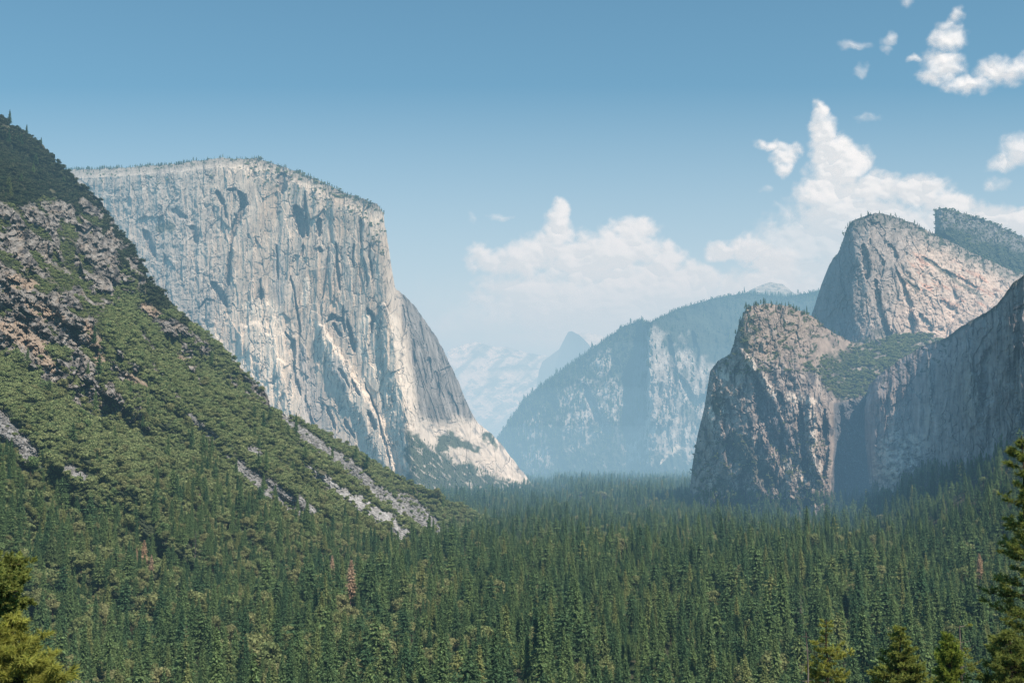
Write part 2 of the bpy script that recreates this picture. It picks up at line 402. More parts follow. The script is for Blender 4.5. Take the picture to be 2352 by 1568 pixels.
tag(el, 'pale grey sheer granite monolith with a flat wooded top, left of the valley', kind='structure')

# ---- 2 near left hillside
HC = [(-420,-60),(-200,90),(-100,175),(0,268),(50,305),(95,330),(130,370),(165,400),(180,432),(215,440),(245,480),(262,510),(300,560),(325,600),(345,655),(375,672),(410,715),(440,745),(500,785),(520,812),(560,855),(600,888),(617,915),(622,935),(650,952),(700,972),(760,1003),(820,1040),(870,1068),(920,1095),(980,1125),(1040,1155),(1100,1182),(1150,1207),(1200,1240),(1280,1300)]
hx = np.array([p[0] for p in HC], float); hy = np.array([p[1] for p in HC], float)
def hill_depth(px, py):
    s, t = st(px, py)
    return 712 / np.maximum(.25 - .81 * s - t, .14)
def along(px, py):
    return px * .80 + py * .60, -px * .60 + py * .80
RIB = [(-150,720),(0,800),(60,850),(130,890),(235,972),(330,1035),(420,1105),(520,1150),(640,1180),(760,1230)]
def hill_disp(px, py, v):
    a, b = along(px, py)
    rock = hill_rock(px, py)
    d = 55 * fbm(a / 420, b / 110, 3, 201) + 26 * fbm(a / 170, b / 42, 3, 202) + 9 * fbm(a / 40, b / 16, 4, 203)
    h, e, r = cells(px / 15 + .3 * py / 15, py / 11, 205); h2, _, _ = cells(px / 6.5, py / 5.5, 206)
    h3, _, _ = cells(px / 34 + .2 * py / 30, py / 40, 207)
    d += rock * (26 * h3 + 14 * h + 6 * h2 - 20 * ridged(px / 40, py / 52, 5, 208, .6))
    dd, tt, ss = seg(px, py, RIB)
    d += -46 * sm(-25, 60, ss) * sm(0, 1, 1)      # the sunny green rib stands in front
    d += 16 * fbm(px / 60, py / 60, 2, 211)
    sc = hill_scree(px, py)
    d += 6 * sc + sc * 3.0 * cells(px / 5, py / 4, 212)[0]
    return d
SCREE = [([(648,958),(705,1004),(791,1061),(841,1108),(924,1173),(1000,1215),(1064,1247)],9,10),
 ([(512,1044),(564,1087),(618,1130),(661,1156),(735,1196)],7,20), ([(695,1066),(740,1100),(800,1140),(850,1170),(900,1205),(960,1248)],5,14),
 ([(-60,940),(0,985),(50,1030),(95,1068)],22,16), ([(140,1070),(170,1085),(197,1108)],8,11), ([(430,948),(462,985),(502,1016)],5,7),
 ([(572,1026),(603,1052)],6,8), ([(0,1055),(30,1065),(75,1090)],4,6), ([(612,1100),(640,1130)],6,10), ([(905,1130),(950,1160),(1000,1205)],7,11),
 ([(178,1150),(190,1158)],4,4), ([(550,1332),(590,1352)],5,5)]
def hill_scree(px, py):
    wx = px + 8 * fbm(px / 20, py / 20, 4, 221); wy = py + 6 * fbm(px / 20, py / 20, 4, 222)
    m = np.zeros_like(px)
    for pts, w0, w1 in SCREE: m = np.maximum(m, stroke(wx, wy, pts, w0 * 1.5 + 3, w1 * 1.4 + 1, .15))
    return m
TAN = [([(0,750),(40,760),(90,800),(125,855)],26,14),([(195,735),(215,780),(235,850)],10,13),([(238,900),(243,965)],6,8),([(330,700),(370,728)],9,8),
       ([(20,640),(90,660)],14,10),([(60,700),(150,735)],16,10),([(290,860),(330,885)],7,9),([(400,815),(440,835)],6,8)]
def hill_rock(px, py):
    """1 on bare rock"""
    wx = px + 26 * fbm(px / 60, py / 60, 4, 231); wy = py + 26 * fbm(px / 60, py / 60, 4, 232)
    big = poly(wx, wy, [(-450,440),(-100,450),(60,470),(150,455),(200,440),(290,540),(360,700),(330,720),(250,690),(225,730),(225,820),(250,960),(235,975),(120,885),(0,800),(-200,720)], 14)
    m = big
    for pts, w0, w1 in [([(250,880),(270,950)],16,26),([(330,700),(400,760),(470,800),(510,830)],14,15),([(300,900),(325,960)],20,20),([(430,830),(450,860)],14,14),([(560,850),(600,890),(615,930)],12,14),
                        ([(605,900),(618,950)],14,8),([(255,840),(300,880)],12,12),([(580,900),(560,915)],10,8),([(380,640),(350,600)],10,8),([(330,760),(345,800)],8,8),([(380,780),(430,820)],10,12),([(280,800),(310,850)],12,10),([(460,870),(480,900)],8,8),([(520,870),(545,900)],9,9),([(300,960),(330,985)],9,8),([(400,900),(420,915)],7,7),([(350,840),(370,860)],8,8)]:
        m = np.maximum(m, stroke(wx, wy, pts, w0, w1, .5))
    a, b = along(px, py)
    veg = sm(.16, .34, fbm(a / 70, b / 24, 4, 241))          # brush in the gullies of the rock
    for pts, w0, w1 in [([(150,540),(165,620),(215,690)],10,14),([(280,650),(360,690),(330,660)],18,16),([(100,640),(170,660)],16,14),([(350,690),(420,730)],10,10),
                        ([(230,500),(240,540)],8,8),([(260,660),(340,740),(400,790)],12,12),([(120,570),(135,640)],12,10)]:
        veg = np.maximum(veg, stroke(wx, wy, pts, w0, w1, .5))
    return np.clip(m * (1 - .9 * veg), 0, 1)
def hill_veg(px, py):
    r = hill_rock(px, py); sc = hill_scree(px, py)
    tan = np.zeros_like(px)
    wx = px + 10 * fbm(px / 25, py / 25, 4, 251); wy = py + 10 * fbm(px / 25, py / 25, 4, 252)
    for pts, w0, w1 in TAN: tan = np.maximum(tan, stroke(wx, wy, pts, w0, w1, .4))
    a, b = along(px, py)
    gap = sm(.34, .46, fbm(a / 60, b / 20, 3, 261)) * sm(0, 60, seg(px, py, RIB)[0]) * (seg(px, py, RIB)[2] < 0)
    return np.clip(1 - r * 1.05, 0, 1) * (1 - .955 * sc) * (1 - .95 * tan) * (1 - .8 * gap), tan, sc, r
def hill_paint(px, py, v, n):
    veg, tan, sc, r = hill_veg(px, py)
    b1 = fbm(px / 12, py / 9, 5, 271); b2 = fbm(px / 70, py / 50, 4, 272)
    val = .23 + .17 * b1 + .06 * b2
    c = np.stack([val * 1.08, val * .98, val * .90], -1)
    c = mixc(c, (.38, .30, .235), .5 * sm(.1, .6, fbm(px / 30, py / 16, 4, 274)))
    c = mixc(c, (.055, .055, .06), .85 * sm(.02, .4, fbm(px / 16, py / 20, 5, 273)))
    soil = np.stack([.135 + .05 * b1, .125 + .045 * b1, .085 + .03 * b1], -1)
    c = mixc(soil, c, np.clip(r * 1.3, 0, 1)) if False else soil + (c - soil) * np.clip(r * 1.4, 0, 1)[..., None]
    c = mixc(c, (.40, .30, .225), tan * .8)
    h, e, rr = cells(px / 3.2, py / 2.6, 281)
    light = stroke(px, py, [(695,1066),(800,1140),(960,1248)], 30, 40, .4) * .14 + .02
    sv = .10 + .24 * rr + light; scol = np.stack([sv, sv * .96, sv * .95], -1)
    c = c + (scol - c) * sc[..., None]
    c = mixc(c, (.05, .068, .038), np.clip(veg * (1 - tan), 0, 1) * .85)
    return c
hcols = []
for x in np.linspace(-420, 1270, 90):
    yc = float(np.interp(x, hx, hy)); col = []
    for f in (0, .25, .5, .75, 1):
        y = 1640 + (yc - 1640) * f
        col.append((x, y, float(hill_depth(x, y))))
    hcols.append(col)
hill, hlx, hly, hlP, hlN, _ = relief('left_hillside', hcols, 1150, 620, hill_disp, hill_paint, M_HILL, 2, 8, 9, skirt=False, edge_amp=6)
tag(hill, 'steep rocky hillside with green brush and grey scree chutes', kind='structure')

# ---- 3 sentinel ridge far up the valley
SE = [
 [(1095,1125,6900),(1098,1110,6920),(1102,1090,6940),(1108,1065,6960),(1112,1048,7000)],
 [(1140,1125,6700),(1142,1095,6750),(1144,1060,6800),(1146,1030,6850),(1148,1002,6900)],
 [(1200,1125,6500),(1200,1080,6600),(1200,1030,6700),(1202,970,6800),(1205,916,6900)],
 [(1290,1125,6400),(1290,1060,6500),(1290,990,6600),(1290,920,6750),(1292,850,6900)],
 [(1370,1125,6300),(1370,1050,6400),(1370,970,6550),(1368,880,6750),(1365,797,6950)],
 [(1425,1125,6300),(1425,1040,6400),(1425,950,6550),(1430,850,6750),(1432,750,7000)],
 [(1440,1125,6350),(1440,1040,6450),(1440,950,6600),(1455,850,6800),(1470,734,7000)],
 [(1475,1125,6250),(1478,1040,6300),(1482,950,6350),(1486,850,6400),(1484,742,6800)],
 [(1492,1125,6200),(1494,1040,6240),(1494,950,6280),(1492,850,6320),(1492,740,6500)],
 [(1560,1125,6250),(1560,1040,6350),(1560,950,6420),(1560,850,6500),(1560,708,7000)],
 [(1620,1125,6300),(1625,1040,6450),(1630,950,6550),(1640,850,6700),(1650,682,7300)],
 [(1700,1125,6100),(1700,1040,6250),(1700,950,6400),(1710,830,6700),(1720,672,7500)],
 [(1800,1125,6100),(1800,1040,6250),(1800,950,6400),(1800,830,6700),(1800,684,7500)],
 [(1960,1125,6100),(1960,1040,6250),(1960,950,6400),(1960,830,6700),(1960,650,7500)]]
def se_disp(px, py, v):
    d = 60 * fbm(px / 90, py / 120, 4, 301) - 45 * ridged(px / 34, py / 90, 4, 302) + 26 * fbm(px / 14, py / 22, 4, 303)
    wall = sm(1485, 1500, px) * (1 - sm(1640, 1700, px)) * sm(735, 760, py) * (1 - sm(1000, 1060, py))
    d += wall * (-45 * ridged((px + .2 * py) / 18, py / 70, 4, 305))
    d += 130 * stroke(px, py, [(1560,860),(1600,930),(1630,900)], 6, 9, .5) - 90 * stroke(px, py, [(1600,800),(1560,900),(1520,980)], 10, 16, .6) + 90 * stroke(px, py, [(1535,770),(1552,880)], 5, 9, .5) + 100 * stroke(px, py, [(1590,760),(1600,830)], 5, 8, .5) + 150 * stroke(px, py, [(1650,960),(1620,1040)], 18, 10, .6)
    d += 120 * stroke(px, py, [(1340,880),(1370,950),(1400,1000)], 6, 14, .6)
    return d
def se_paint(px, py, v, n):
    w = 20 * fbm(px / 40, py / 40, 4, 311); w2 = 20 * fbm(px / 40, py / 40, 4, 312)
    c = np.zeros(px.shape + (3,)) + (.075, .095, .075)
    rk = np.zeros_like(px)
    for p in [[(1484,745),(1500,738),(1522,765),(1545,830),(1560,790),(1575,770),(1590,830),(1615,800),(1650,860),(1640,930),(1665,960),(1625,1010),(1600,1050),(1530,1045),(1440,1065),(1425,1000),(1480,960)],
              [(1290,890),(1350,870),(1420,880),(1440,940),(1400,1000),(1350,1030),(1290,990)], [(1360,790),(1400,800),(1405,860),(1370,850)],
              [(1190,1030),(1240,1010),(1270,1060),(1230,1090)], [(1200,940),(1250,960),(1240,1000),(1200,990)]]:
        rk = np.maximum(rk, poly(px + w * 1.5 * (1 - .8 * (np.abs(px - 1486) < 25)), py + w2 * 1.6, p, 12))
    rk *= 1 - .7 * sm(.08, .3, fbm(px / 34, py / 60, 5, 319)) * (px > 1560)
    rk *= (1 - .75 * sm(.05, .35, fbm(px / 22, py / 30, 4, 313)) * (px < 1480))
    rk = np.clip(rk + .8 * sm(.33, .5, fbm((px + py) / 50, (px - py) / 14, 4, 314)) * sm(860, 940, py), 0, 1)
    val = .46 + .26 * fbm(px / 12, py / 34, 5, 315)
    val = val * (1 - .6 * np.maximum(stroke(px, py, [(1535,770),(1552,890)], 4, 7, .6) * .7, stroke(px, py, [(1590,760),(1604,850)], 5, 6, .6) * .7))  # gully shadows painted into the rock tone
    rc = np.stack([val, val * .97, val * .92], -1)
    c = c + (rc - c) * rk[..., None]
    c = mixc(c, (.72, .68, .60), stroke(px, py, [(1516,1066),(1535,1040),(1562,1025)], 3, 7, .5))
    c = mixc(c, (.6, .56, .5), .8 * stroke(px + w * .3, py, [(1700,850),(1660,980),(1640,1060)], 3, 6, .5))
    c = mixc(c, (.13, .15, .17), .7 * poly(px + w * .15, py, [(1484,745),(1486,960),(1470,1010),(1380,1040),(1440,930),(1462,820)], 6))  # painted shade on the pillar's left side
    g = 1 - sm(10, 34, py - np.interp(px, [1112,1148,1205,1292,1365,1432,1560,1650,1720,1960], [1048,1002,916,850,797,750,708,682,662,650]))
    c = mixc(c, (.06, .08, .07), g)
    return c
se, sex, sey, seP, seN, _ = relief('forested_ridge', SE, 620, 360, se_disp, se_paint, M_FAR, 5, 2.0, 12, back=(200, 900, 2500))
tag(se, 'hazy forested ridge with a pale rock pillar, far up the valley', kind='structure')

def dome(name, ctrl, nu, nv, dfun, pfun, seed, label, bk=5, ca=2.0, back=(300, 1200, 3500)):
    o, *_ = relief(name, ctrl, nu, nv, dfun, pfun, M_FAR, bk, ca, seed, back=back)
    return tag(o, label, kind='structure')
# bare dome behind the ridge
SD = [[(1690,760,8600),(1700,700,8700),(1706,676,8800)],[(1730,760,8400),(1735,690,8500),(1735,660,8700)],[(1765,760,8300),(1768,690,8400),(1768,648,8700)],
      [(1800,760,8350),(1800,690,8450),(1797,652,8750)],[(1830,760,8500),(1830,700,8600),(1830,678,8800)],[(1880,760,8700),(1880,720,8800),(1880,690,8900)]]
dome('granite_dome', SD, 160, 80, lambda x, y, v: 30 * fbm(x / 20, y / 14, 4, 331),
     lambda x, y, v, n: mixc(mixc(np.zeros(x.shape + (3,)) + (.52, .49, .45), (.3, .3, .29), sm(0, .4, fbm(x / 16, y / 5, 4, 332))), (.08, .11, .08), sm(664, 684, y + 6 * fbm(x / 9, y / 6, 3, 333))), 33, 'small bare rounded granite dome on the ridge skyline', 3, .8)
# half dome
HD = [[(1225,960,12500),(1230,900,12550),(1238,850,12600),(1246,830,12700)],[(1262,960,12300),(1264,900,12350),(1270,850,12420),(1284,802,12600)],
      [(1285,960,12100),(1288,900,12150),(1294,840,12250),(1305,762,12500)],[(1330,960,11700),(1330,900,11750),(1326,840,11900),(1313,760,12200)],
      [(1375,960,11400),(1370,900,11450),(1350,840,11600),(1332,770,11950)],[(1400,960,11300),(1395,900,11350),(1375,845,11480),(1352,790,11750)],
      [(1440,960,11300),(1430,900,11350),(1400,850,11450),(1366,812,11650)]]
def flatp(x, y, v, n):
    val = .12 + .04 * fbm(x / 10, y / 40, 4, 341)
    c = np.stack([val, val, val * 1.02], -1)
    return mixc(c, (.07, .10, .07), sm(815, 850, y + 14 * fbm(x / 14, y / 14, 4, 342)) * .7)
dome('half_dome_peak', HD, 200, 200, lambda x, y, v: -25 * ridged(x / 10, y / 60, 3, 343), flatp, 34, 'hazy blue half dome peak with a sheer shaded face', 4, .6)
HB = [[(1310,860,12900),(1312,800,12950),(1318,768,13000)],[(1345,860,12500),(1345,790,12600),(1345,764,12900)],[(1375,860,12500),(1378,800,12600),(1375,768,12900)],
      [(1400,860,12700),(1402,800,12800),(1400,778,13000)],[(1450,860,12900),(1450,820,13000),(1440,795,13100)]]
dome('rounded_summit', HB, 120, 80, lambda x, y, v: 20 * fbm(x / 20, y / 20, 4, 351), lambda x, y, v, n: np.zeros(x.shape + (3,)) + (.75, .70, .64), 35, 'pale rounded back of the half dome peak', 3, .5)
# far white mountain
CR = [[(960,1120,14800),(965,1000,15000),(970,900,15300),(985,845,15600)],[(1020,1120,14600),(1022,1000,14800),(1026,900,15100),(1034,802,15600)],
      [(1060,1120,14400),(1060,1000,14700),(1062,890,15000),(1064,790,15600)],[(1095,1120,14300),(1095,1000,14600),(1095,880,15000),(1096,785,15600)],
      [(1130,1120,14300),(1130,1000,14600),(1130,880,15000),(1132,795,15500)],[(1165,1120,14200),(1165,1000,14500),(1165,880,14900),(1168,797,15400)],
      [(1215,1120,14000),(1215,1000,14300),(1213,890,14700),(1212,810,15300)],[(1262,1120,13800),(1262,1000,14100),(1262,900,14500),(1262,818,15200)],
      [(1330,1120,13600),(1330,1000,13900),(1330,920,14300),(1330,830,15100)]]
def cr_paint(x, y, v, n):
    a = x * .75 - y * .66; b = x * .66 + y * .75
    m = sm(-.3, .2, fbm(a / 90, b / 26, 4, 361) + .12)
    c = mixc(np.zeros(x.shape + (3,)) + (.30, .32, .30), (.95, .90, .84), m * (1 - .55 * sm(940, 1080, y)))
    for pts, w in [([(1120,850),(1190,842),(1240,850)], 5), ([(1150,815),(1200,820)], 4), ([(1180,900),(1240,870)], 6)]:
        c = mixc(c, (.12, .15, .13), .8 * stroke(x, y + 6 * fbm(x / 20, y / 20, 3, 362), pts, w, w, .6))
    return c
dome('pale_mountain', CR, 260, 260, lambda x, y, v: 160 * fbm((x * .75 - y * .66) / 80, (x * .66 + y * .75) / 36, 5, 363) - 90 * ridged(x / 40, y / 30, 4, 364), cr_paint, 36, 'very pale hazy mountain with bare white slabs at the valley end', 5, 2)

# ---- 4 right-hand rocks
LC = [
 [(1585,1126,2960),(1590,1070,2960),(1602,1000,2960),(1618,935,2960),(1631,852,2960)],
 [(1602,1155,2800),(1606,1080,2820),(1616,1000,2840),(1632,915,2860),(1648,829,2920)],
 [(1640,1165,2690),(1640,1080,2720),(1644,1000,2750),(1660,900,2780),(1678,812,2880)],
 [(1690,1172,2600),(1685,1080,2640),(1684,990,2680),(1690,880,2740),(1698,745,2860)],
 [(1740,1178,2520),(1735,1080,2560),(1730,980,2620),(1725,850,2700),(1714,706,2850)],
 [(1790,1180,2480),(1790,1070,2530),(1788,960,2590),(1780,830,2700),(1760,696,2900)],
 [(1830,1176,2460),(1830,1065,2510),(1832,960,2560),(1830,840,2690),(1812,703,2940)],
 [(1870,1170,2460),(1872,1060,2510),(1874,960,2550),(1872,870,2700),(1856,720,3000)],
 [(1905,1165,2500),(1905,1060,2530),(1908,960,2570),(1915,895,2740),(1905,758,3100)],
 [(1922,1160,2760),(1922,1060,2780),(1924,928,2800),(1940,880,2950),(1955,786,3180)],
 [(1985,1150,2780),(1985,1050,2800),(1985,912,2820),(2005,840,2980),(2010,790,3220)],
 [(2050,1140,2800),(2050,1050,2820),(2060,905,2850),(2060,830,3000),(2060,768,3260)],
 [(2130,1140,2850),(2130,1050,2880),(2130,905,2920),(2130,840,3050),(2120,768,3300)],
 [(2230,1140,2900),(2230,1050,2930),(2230,905,2960),(2230,850,3100),(2220,790,3350)]]
def cliffdisp(px, py, seed, a1=14, a2=8, a3=4, sx=24, sy=70, shear=0.0):
    wx = px + 6 * fbm(px / 30, py / 50, 3, seed); wy = py + 8 * fbm(px / 40, py / 40, 3, seed + 1)
    return (a1 * .6 * cracks(px, py, sx * 1.3, sy, seed + 60, .08, shear) + a1 * .3 * cracks(px, py, sx * .7, sy * .45, seed + 70, .09, shear) - a1 * ridged(wx / sx, wy / sy, 4, seed + 2) + a1 * .8 * cells(wx / sx * .9, wy / sy * 1.1, seed + 3)[0]
            + a2 * cells(wx / 13, wy / 22, seed + 4)[0] + a3 * cells(wx / 6, wy / 8, seed + 5)[0] + a1 * 1.2 * fbm(wx / 70, wy / 150, 3, seed + 6))
def lc_disp(px, py, v):
    bowl = poly(px, py, [(1850,770),(2000,780),(2240,760),(2240,912),(1990,912),(1925,925),(1890,880)], 12)
    d = (cliffdisp(px, py, 401, 19, 11, 5, 27, 66) - 24 * ridged((px - .3 * py) / 60, py / 150, 4, 480, .6) * sm(800, 880, py)) * (1 - .75 * bowl)
    for pts, w0, w1, a in [([(1740,880),(1760,980),(1800,1040)],12,16,40),([(1668,950),(1680,1060)],10,12,30),([(1836,930),(1846,1040),(1850,1100)],8,7,38),
                           ([(1790,900),(1800,960)],8,8,26),([(1893,940),(1898,1040),(1890,1100)],7,7,36),([(1700,1090),(1712,1140)],8,8,26),([(1645,870),(1655,940)],5,7,24)]:
        d += a * stroke(px + 4 * fbm(px / 14, py / 14, 3, 410), py, pts, w0, w1, .35)
    for pts, w0, w1, a in [([(1700,800),(1745,860),(1790,930),(1815,1000)],7,9,-24),([(1862,900),(1868,1000),(1882,1090)],9,11,-26),([(1745,960),(1765,1040)],6,7,-20),([(1730,1080),(1735,1110)],8,8,-16)]:
        d += a * stroke(px, py, pts, w0, w1, .5)
    return d
def lc_paint(px, py, v, n):
    w = 16 * fbm(px / 30, py / 30, 4, 421); w2 = 16 * fbm(px / 30, py / 30, 4, 422)
    st1 = fbm(px / 8, py / 30, 4, 423); bl = fbm(px / 26, py / 26, 5, 424)
    val = .36 + .14 * st1 + .11 * bl
    c = np.stack([val * 1.10, val * .93, val * .82], -1)
    c = mixc(c, (.62, .53, .455), sm(.1, .5, fbm(px / 30, py / 55, 4, 425)) * .6)
    for pts, w0, w1 in [([(1790,905),(1830,915),(1880,925)],10,12),([(1862,930),(1870,1040),(1885,1095)],9,9),([(1700,800),(1745,860),(1800,940)],7,9),([(1640,980),(1630,920)],7,5),([(1648,850),(1670,870)],12,10),([(1800,1060),(1850,1110)],10,14),([(1945,912),(1975,905)],4,6)]:
        c = mixc(c, (.80, .71, .62), .8 * stroke(px + w * .4, py + w2 * .4, pts, w0, w1, .5))
    c = mixc(c, (.09, .09, .10), .85 * sm(.08, .4, fbm(px / 17, py / 40, 5, 426)))
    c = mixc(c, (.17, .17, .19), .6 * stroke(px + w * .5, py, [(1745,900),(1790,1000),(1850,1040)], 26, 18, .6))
    c = mixc(c, (.07, .07, .08), .6 * cracks(px, py, 27 * 1.3, 66, 461, .08) + .35 * cracks(px, py, 27 * .7, 66 * .45, 471, .09))
    topz = poly(px, py, [(1690,680),(1860,690),(1990,780),(1960,830),(1860,850),(1760,830),(1700,800)], 12)
    c = mixc(c, (.42, .33, .27), topz * .55)
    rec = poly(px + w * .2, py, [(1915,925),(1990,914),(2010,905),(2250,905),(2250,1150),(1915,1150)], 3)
    c = mixc(c, (.17, .175, .19), rec * .9)  # shadow of the recess also painted into its colour
    g = poly(px + w, py + w2, [(1880,860),(1850,840),(1930,810),(1990,790),(2060,760),(2240,760),(2240,900),(1990,908),(1930,918),(1905,900)], 10)
    g *= 1 - .85 * sm(.08, .3, fbm(px / 34, py / 16, 5, 427))
    for pts, w0, w1 in [([(1690,1000),(1720,1060),(1780,1110)],26,22),([(1650,1100),(1700,1150),(1780,1165)],16,14),([(1700,745),(1720,800)],8,12),([(1640,900),(1660,960)],8,8),([(1900,1150),(1850,1140)],8,14)]:
        g = np.maximum(g, stroke(px + w, py + w2, pts, w0, w1, .5) * .8)
    g = np.maximum(g, .8 * sm(.22, .4, fbm(px / 17, py / 13, 4, 428)) * (1 - rec) * np.where(py < 860, 1, sm(980, 1080, py)))
    c = mixc(c, (.055, .075, .042), np.clip(g, 0, 1) * .92)
    return c
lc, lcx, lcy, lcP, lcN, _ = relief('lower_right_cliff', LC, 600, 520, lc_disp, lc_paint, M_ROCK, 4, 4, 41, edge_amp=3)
tag(lc, 'jagged brown granite buttress with a green bowl behind, right of the valley', kind='structure')
LT = [
 [(2000,1150,2700),(1992,1060,2710),(1986,1000,2720),(1986,940,2730),(1996,884,2760)],
 [(2020,1150,2540),(2012,1060,2560),(2006,990,2580),(2008,920,2600),(2030,852,2660)],
 [(2050,1150,2480),(2045,1060,2500),(2045,970,2520),(2050,890,2560),(2080,818,2640)],
 [(2095,1150,2400),(2092,1050,2430),(2095,950,2460),(2102,870,2500),(2118,794,2590)],
 [(2128,1140,2260),(2130,1040,2290),(2136,950,2320),(2148,850,2380),(2154,783,2480)],
 [(2150,1130,2200),(2150,1030,2220),(2155,940,2240),(2165,850,2280),(2172,776,2380)],
 [(2200,1120,2060),(2200,1020,2080),(2204,920,2100),(2210,820,2130),(2212,746,2220)],
 [(2250,1110,1960),(2250,1010,1980),(2252,900,2000),(2256,800,2030),(2256,722,2110)],
 [(2290,1110,1900),(2290,1010,1915),(2290,890,1930),(2292,780,1960),(2290,700,2030)],
 [(2330,1110,1820),(2330,1010,1830),(2330,880,1850),(2328,750,1880),(2322,655,1950)],
 [(2400,1110,1760),(2400,1010,1770),(2400,870,1790),(2400,720,1820),(2395,600,1880)],
 [(2500,1110,1900),(2500,1010,1910),(2500,880,1930),(2500,740,1960),(2490,640,2050)]]  # unseen end bent back so that sun reaches the slope
def lt_disp(px, py, v):
    d = cliffdisp(px, py, 501, 15, 6.0, 3, 30, 170) - 9 * ridged(px / 12, py / 160, 4, 508)
    lo = poly(px, py, [(2010,1010),(2050,980),(2120,1000),(2128,1060),(2100,1160),(1990,1160)], 10)
    d += -190 * np.exp(-((px - 2066) / 42) ** 2) * sm(975, 1090, py) + 8 * lo * cells(px / 12, py / 10, 509)[0]
    for pts, w0, w1, a in [([(2128,800),(2135,900),(2128,1010)],5,6,-22),([(2235,860),(2230,980)],14,16,-20),([(2275,800),(2260,930)],16,20,24)]:
        d += a * stroke(px, py, pts, w0, w1, .5)
    return d
def lt_paint(px, py, v, n):
    w = 12 * fbm(px / 30, py / 30, 4, 521)
    s1 = fbm(px / 9, py / 90, 4, 522); bl = fbm(px / 30, py / 30, 5, 523)
    val = .29 + .14 * s1 + .12 * bl
    c = np.stack([val * 1.10, val * .96, val * .92], -1)
    c = mixc(c, (.09, .09, .10), .4 * cracks(px, py, 39, 170, 561, .06) + .25 * cracks(px, py, 21, 76, 571, .06))
    lo = poly(px + w, py, [(2010,1020),(2050,985),(2118,1000),(2126,1060),(2100,1160),(1990,1160)], 8)
    c = mixc(c, (.66, .57, .50), lo * .85 * sm(-.4, .3, fbm(px / 20, py / 14, 4, 525)))  # foot cone painted pale to look sunlit
    for pts, w0, w1, a in [([(2130,800),(2140,900),(2126,1030)],5,6,.6),([(2050,880),(2052,990)],8,10,.3),([(2226,850),(2236,960)],16,16,.4),([(2010,985),(2060,975)],8,8,.3)]:
        c = mixc(c, (.52, .46, .41), a * stroke(px + w * .4, py, pts, w0, w1, .6))
    g = .8 * sm(.15, .4, fbm(px / 14, py / 12, 4, 524)) * np.maximum(poly(px, py, [(1980,870),(2100,790),(2180,760),(2200,830),(2120,860),(2040,900)], 10), lo * .5)
    g = np.maximum(g, (1 - sm(4, 14, py - np.interp(px, [2154,2172,2212,2256,2290,2322,2400], [783,776,746,722,700,655,585]))) * .7)
    return mixc(c, (.055, .07, .045), g)
lt, ltx, lty, ltP, ltN, _ = relief('leaning_cliff', LT, 460, 420, lt_disp, lt_paint, M_ROCK, 2, 4, 51, back=(150, 500, 900), edge_amp=2)
tag(lt, 'dark shaded overhanging cliff wall at the far right', kind='structure')
UC = [
 [(1856,745,3850),(1862,728,3850),(1872,700,3850),(1886,655,3850),(1904,608,3860)],
 [(1885,770,3680),(1890,730,3690),(1898,680,3710),(1908,625,3730),(1930,572,3780)],
 [(1925,795,3520),(1928,740,3540),(1932,680,3570),(1938,610,3600),(1944,525,3680)],
 [(1962,810,3420),(1962,750,3440),(1965,670,3470),(1968,590,3510),(1962,504,3620)],
 [(1982,820,3380),(1984,760,3400),(1990,680,3440),(1995,600,3490),(2010,490,3640)],
 [(2020,830,3390),(2025,760,3430),(2032,680,3480),(2038,600,3550),(2050,495,3720)],
 [(2080,835,3430),(2085,760,3490),(2092,680,3560),(2095,600,3640),(2100,514,3820)],
 [(2150,835,3480),(2155,760,3560),(2162,690,3640),(2165,620,3740),(2160,545,3900)],
 [(2230,830,3540),(2235,770,3620),(2242,710,3710),(2245,650,3820),(2235,580,3980)],
 [(2300,820,3600),(2310,770,3680),(2320,720,3780),(2325,680,3880),(2320,620,4060)],
 [(2440,820,3700),(2450,780,3780),(2460,740,3880),(2460,700,3980),(2460,650,4160)]]
def uc_disp(px, py, v):
    d = cliffdisp(px, py, 601, 18, 9, 4.5, 30, 90)
    slab = sm(2040, 2120, px)
    d += slab * 14 * ridged((px + .6 * py) / 30, (py - .55 * px) / 20, 4, 611)
    for pts, w0, w1, a in [([(2010,640),(2022,720),(2050,790)],6,8,42),([(2060,620),(2090,700),(2100,790)],5,8,38),([(1985,560),(1992,640)],7,9,40),([(2110,720),(2140,760)],7,9,30),([(2120,590),(2160,620),(2240,660)],5,6,24),
                           ([(2040,560),(2060,600)],8,9,30),([(2160,690),(2200,720)],6,6,20)]:
        d += a * stroke(px + 4 * fbm(px / 14, py / 14, 3, 612), py, pts, w0, w1, .35)
    return d
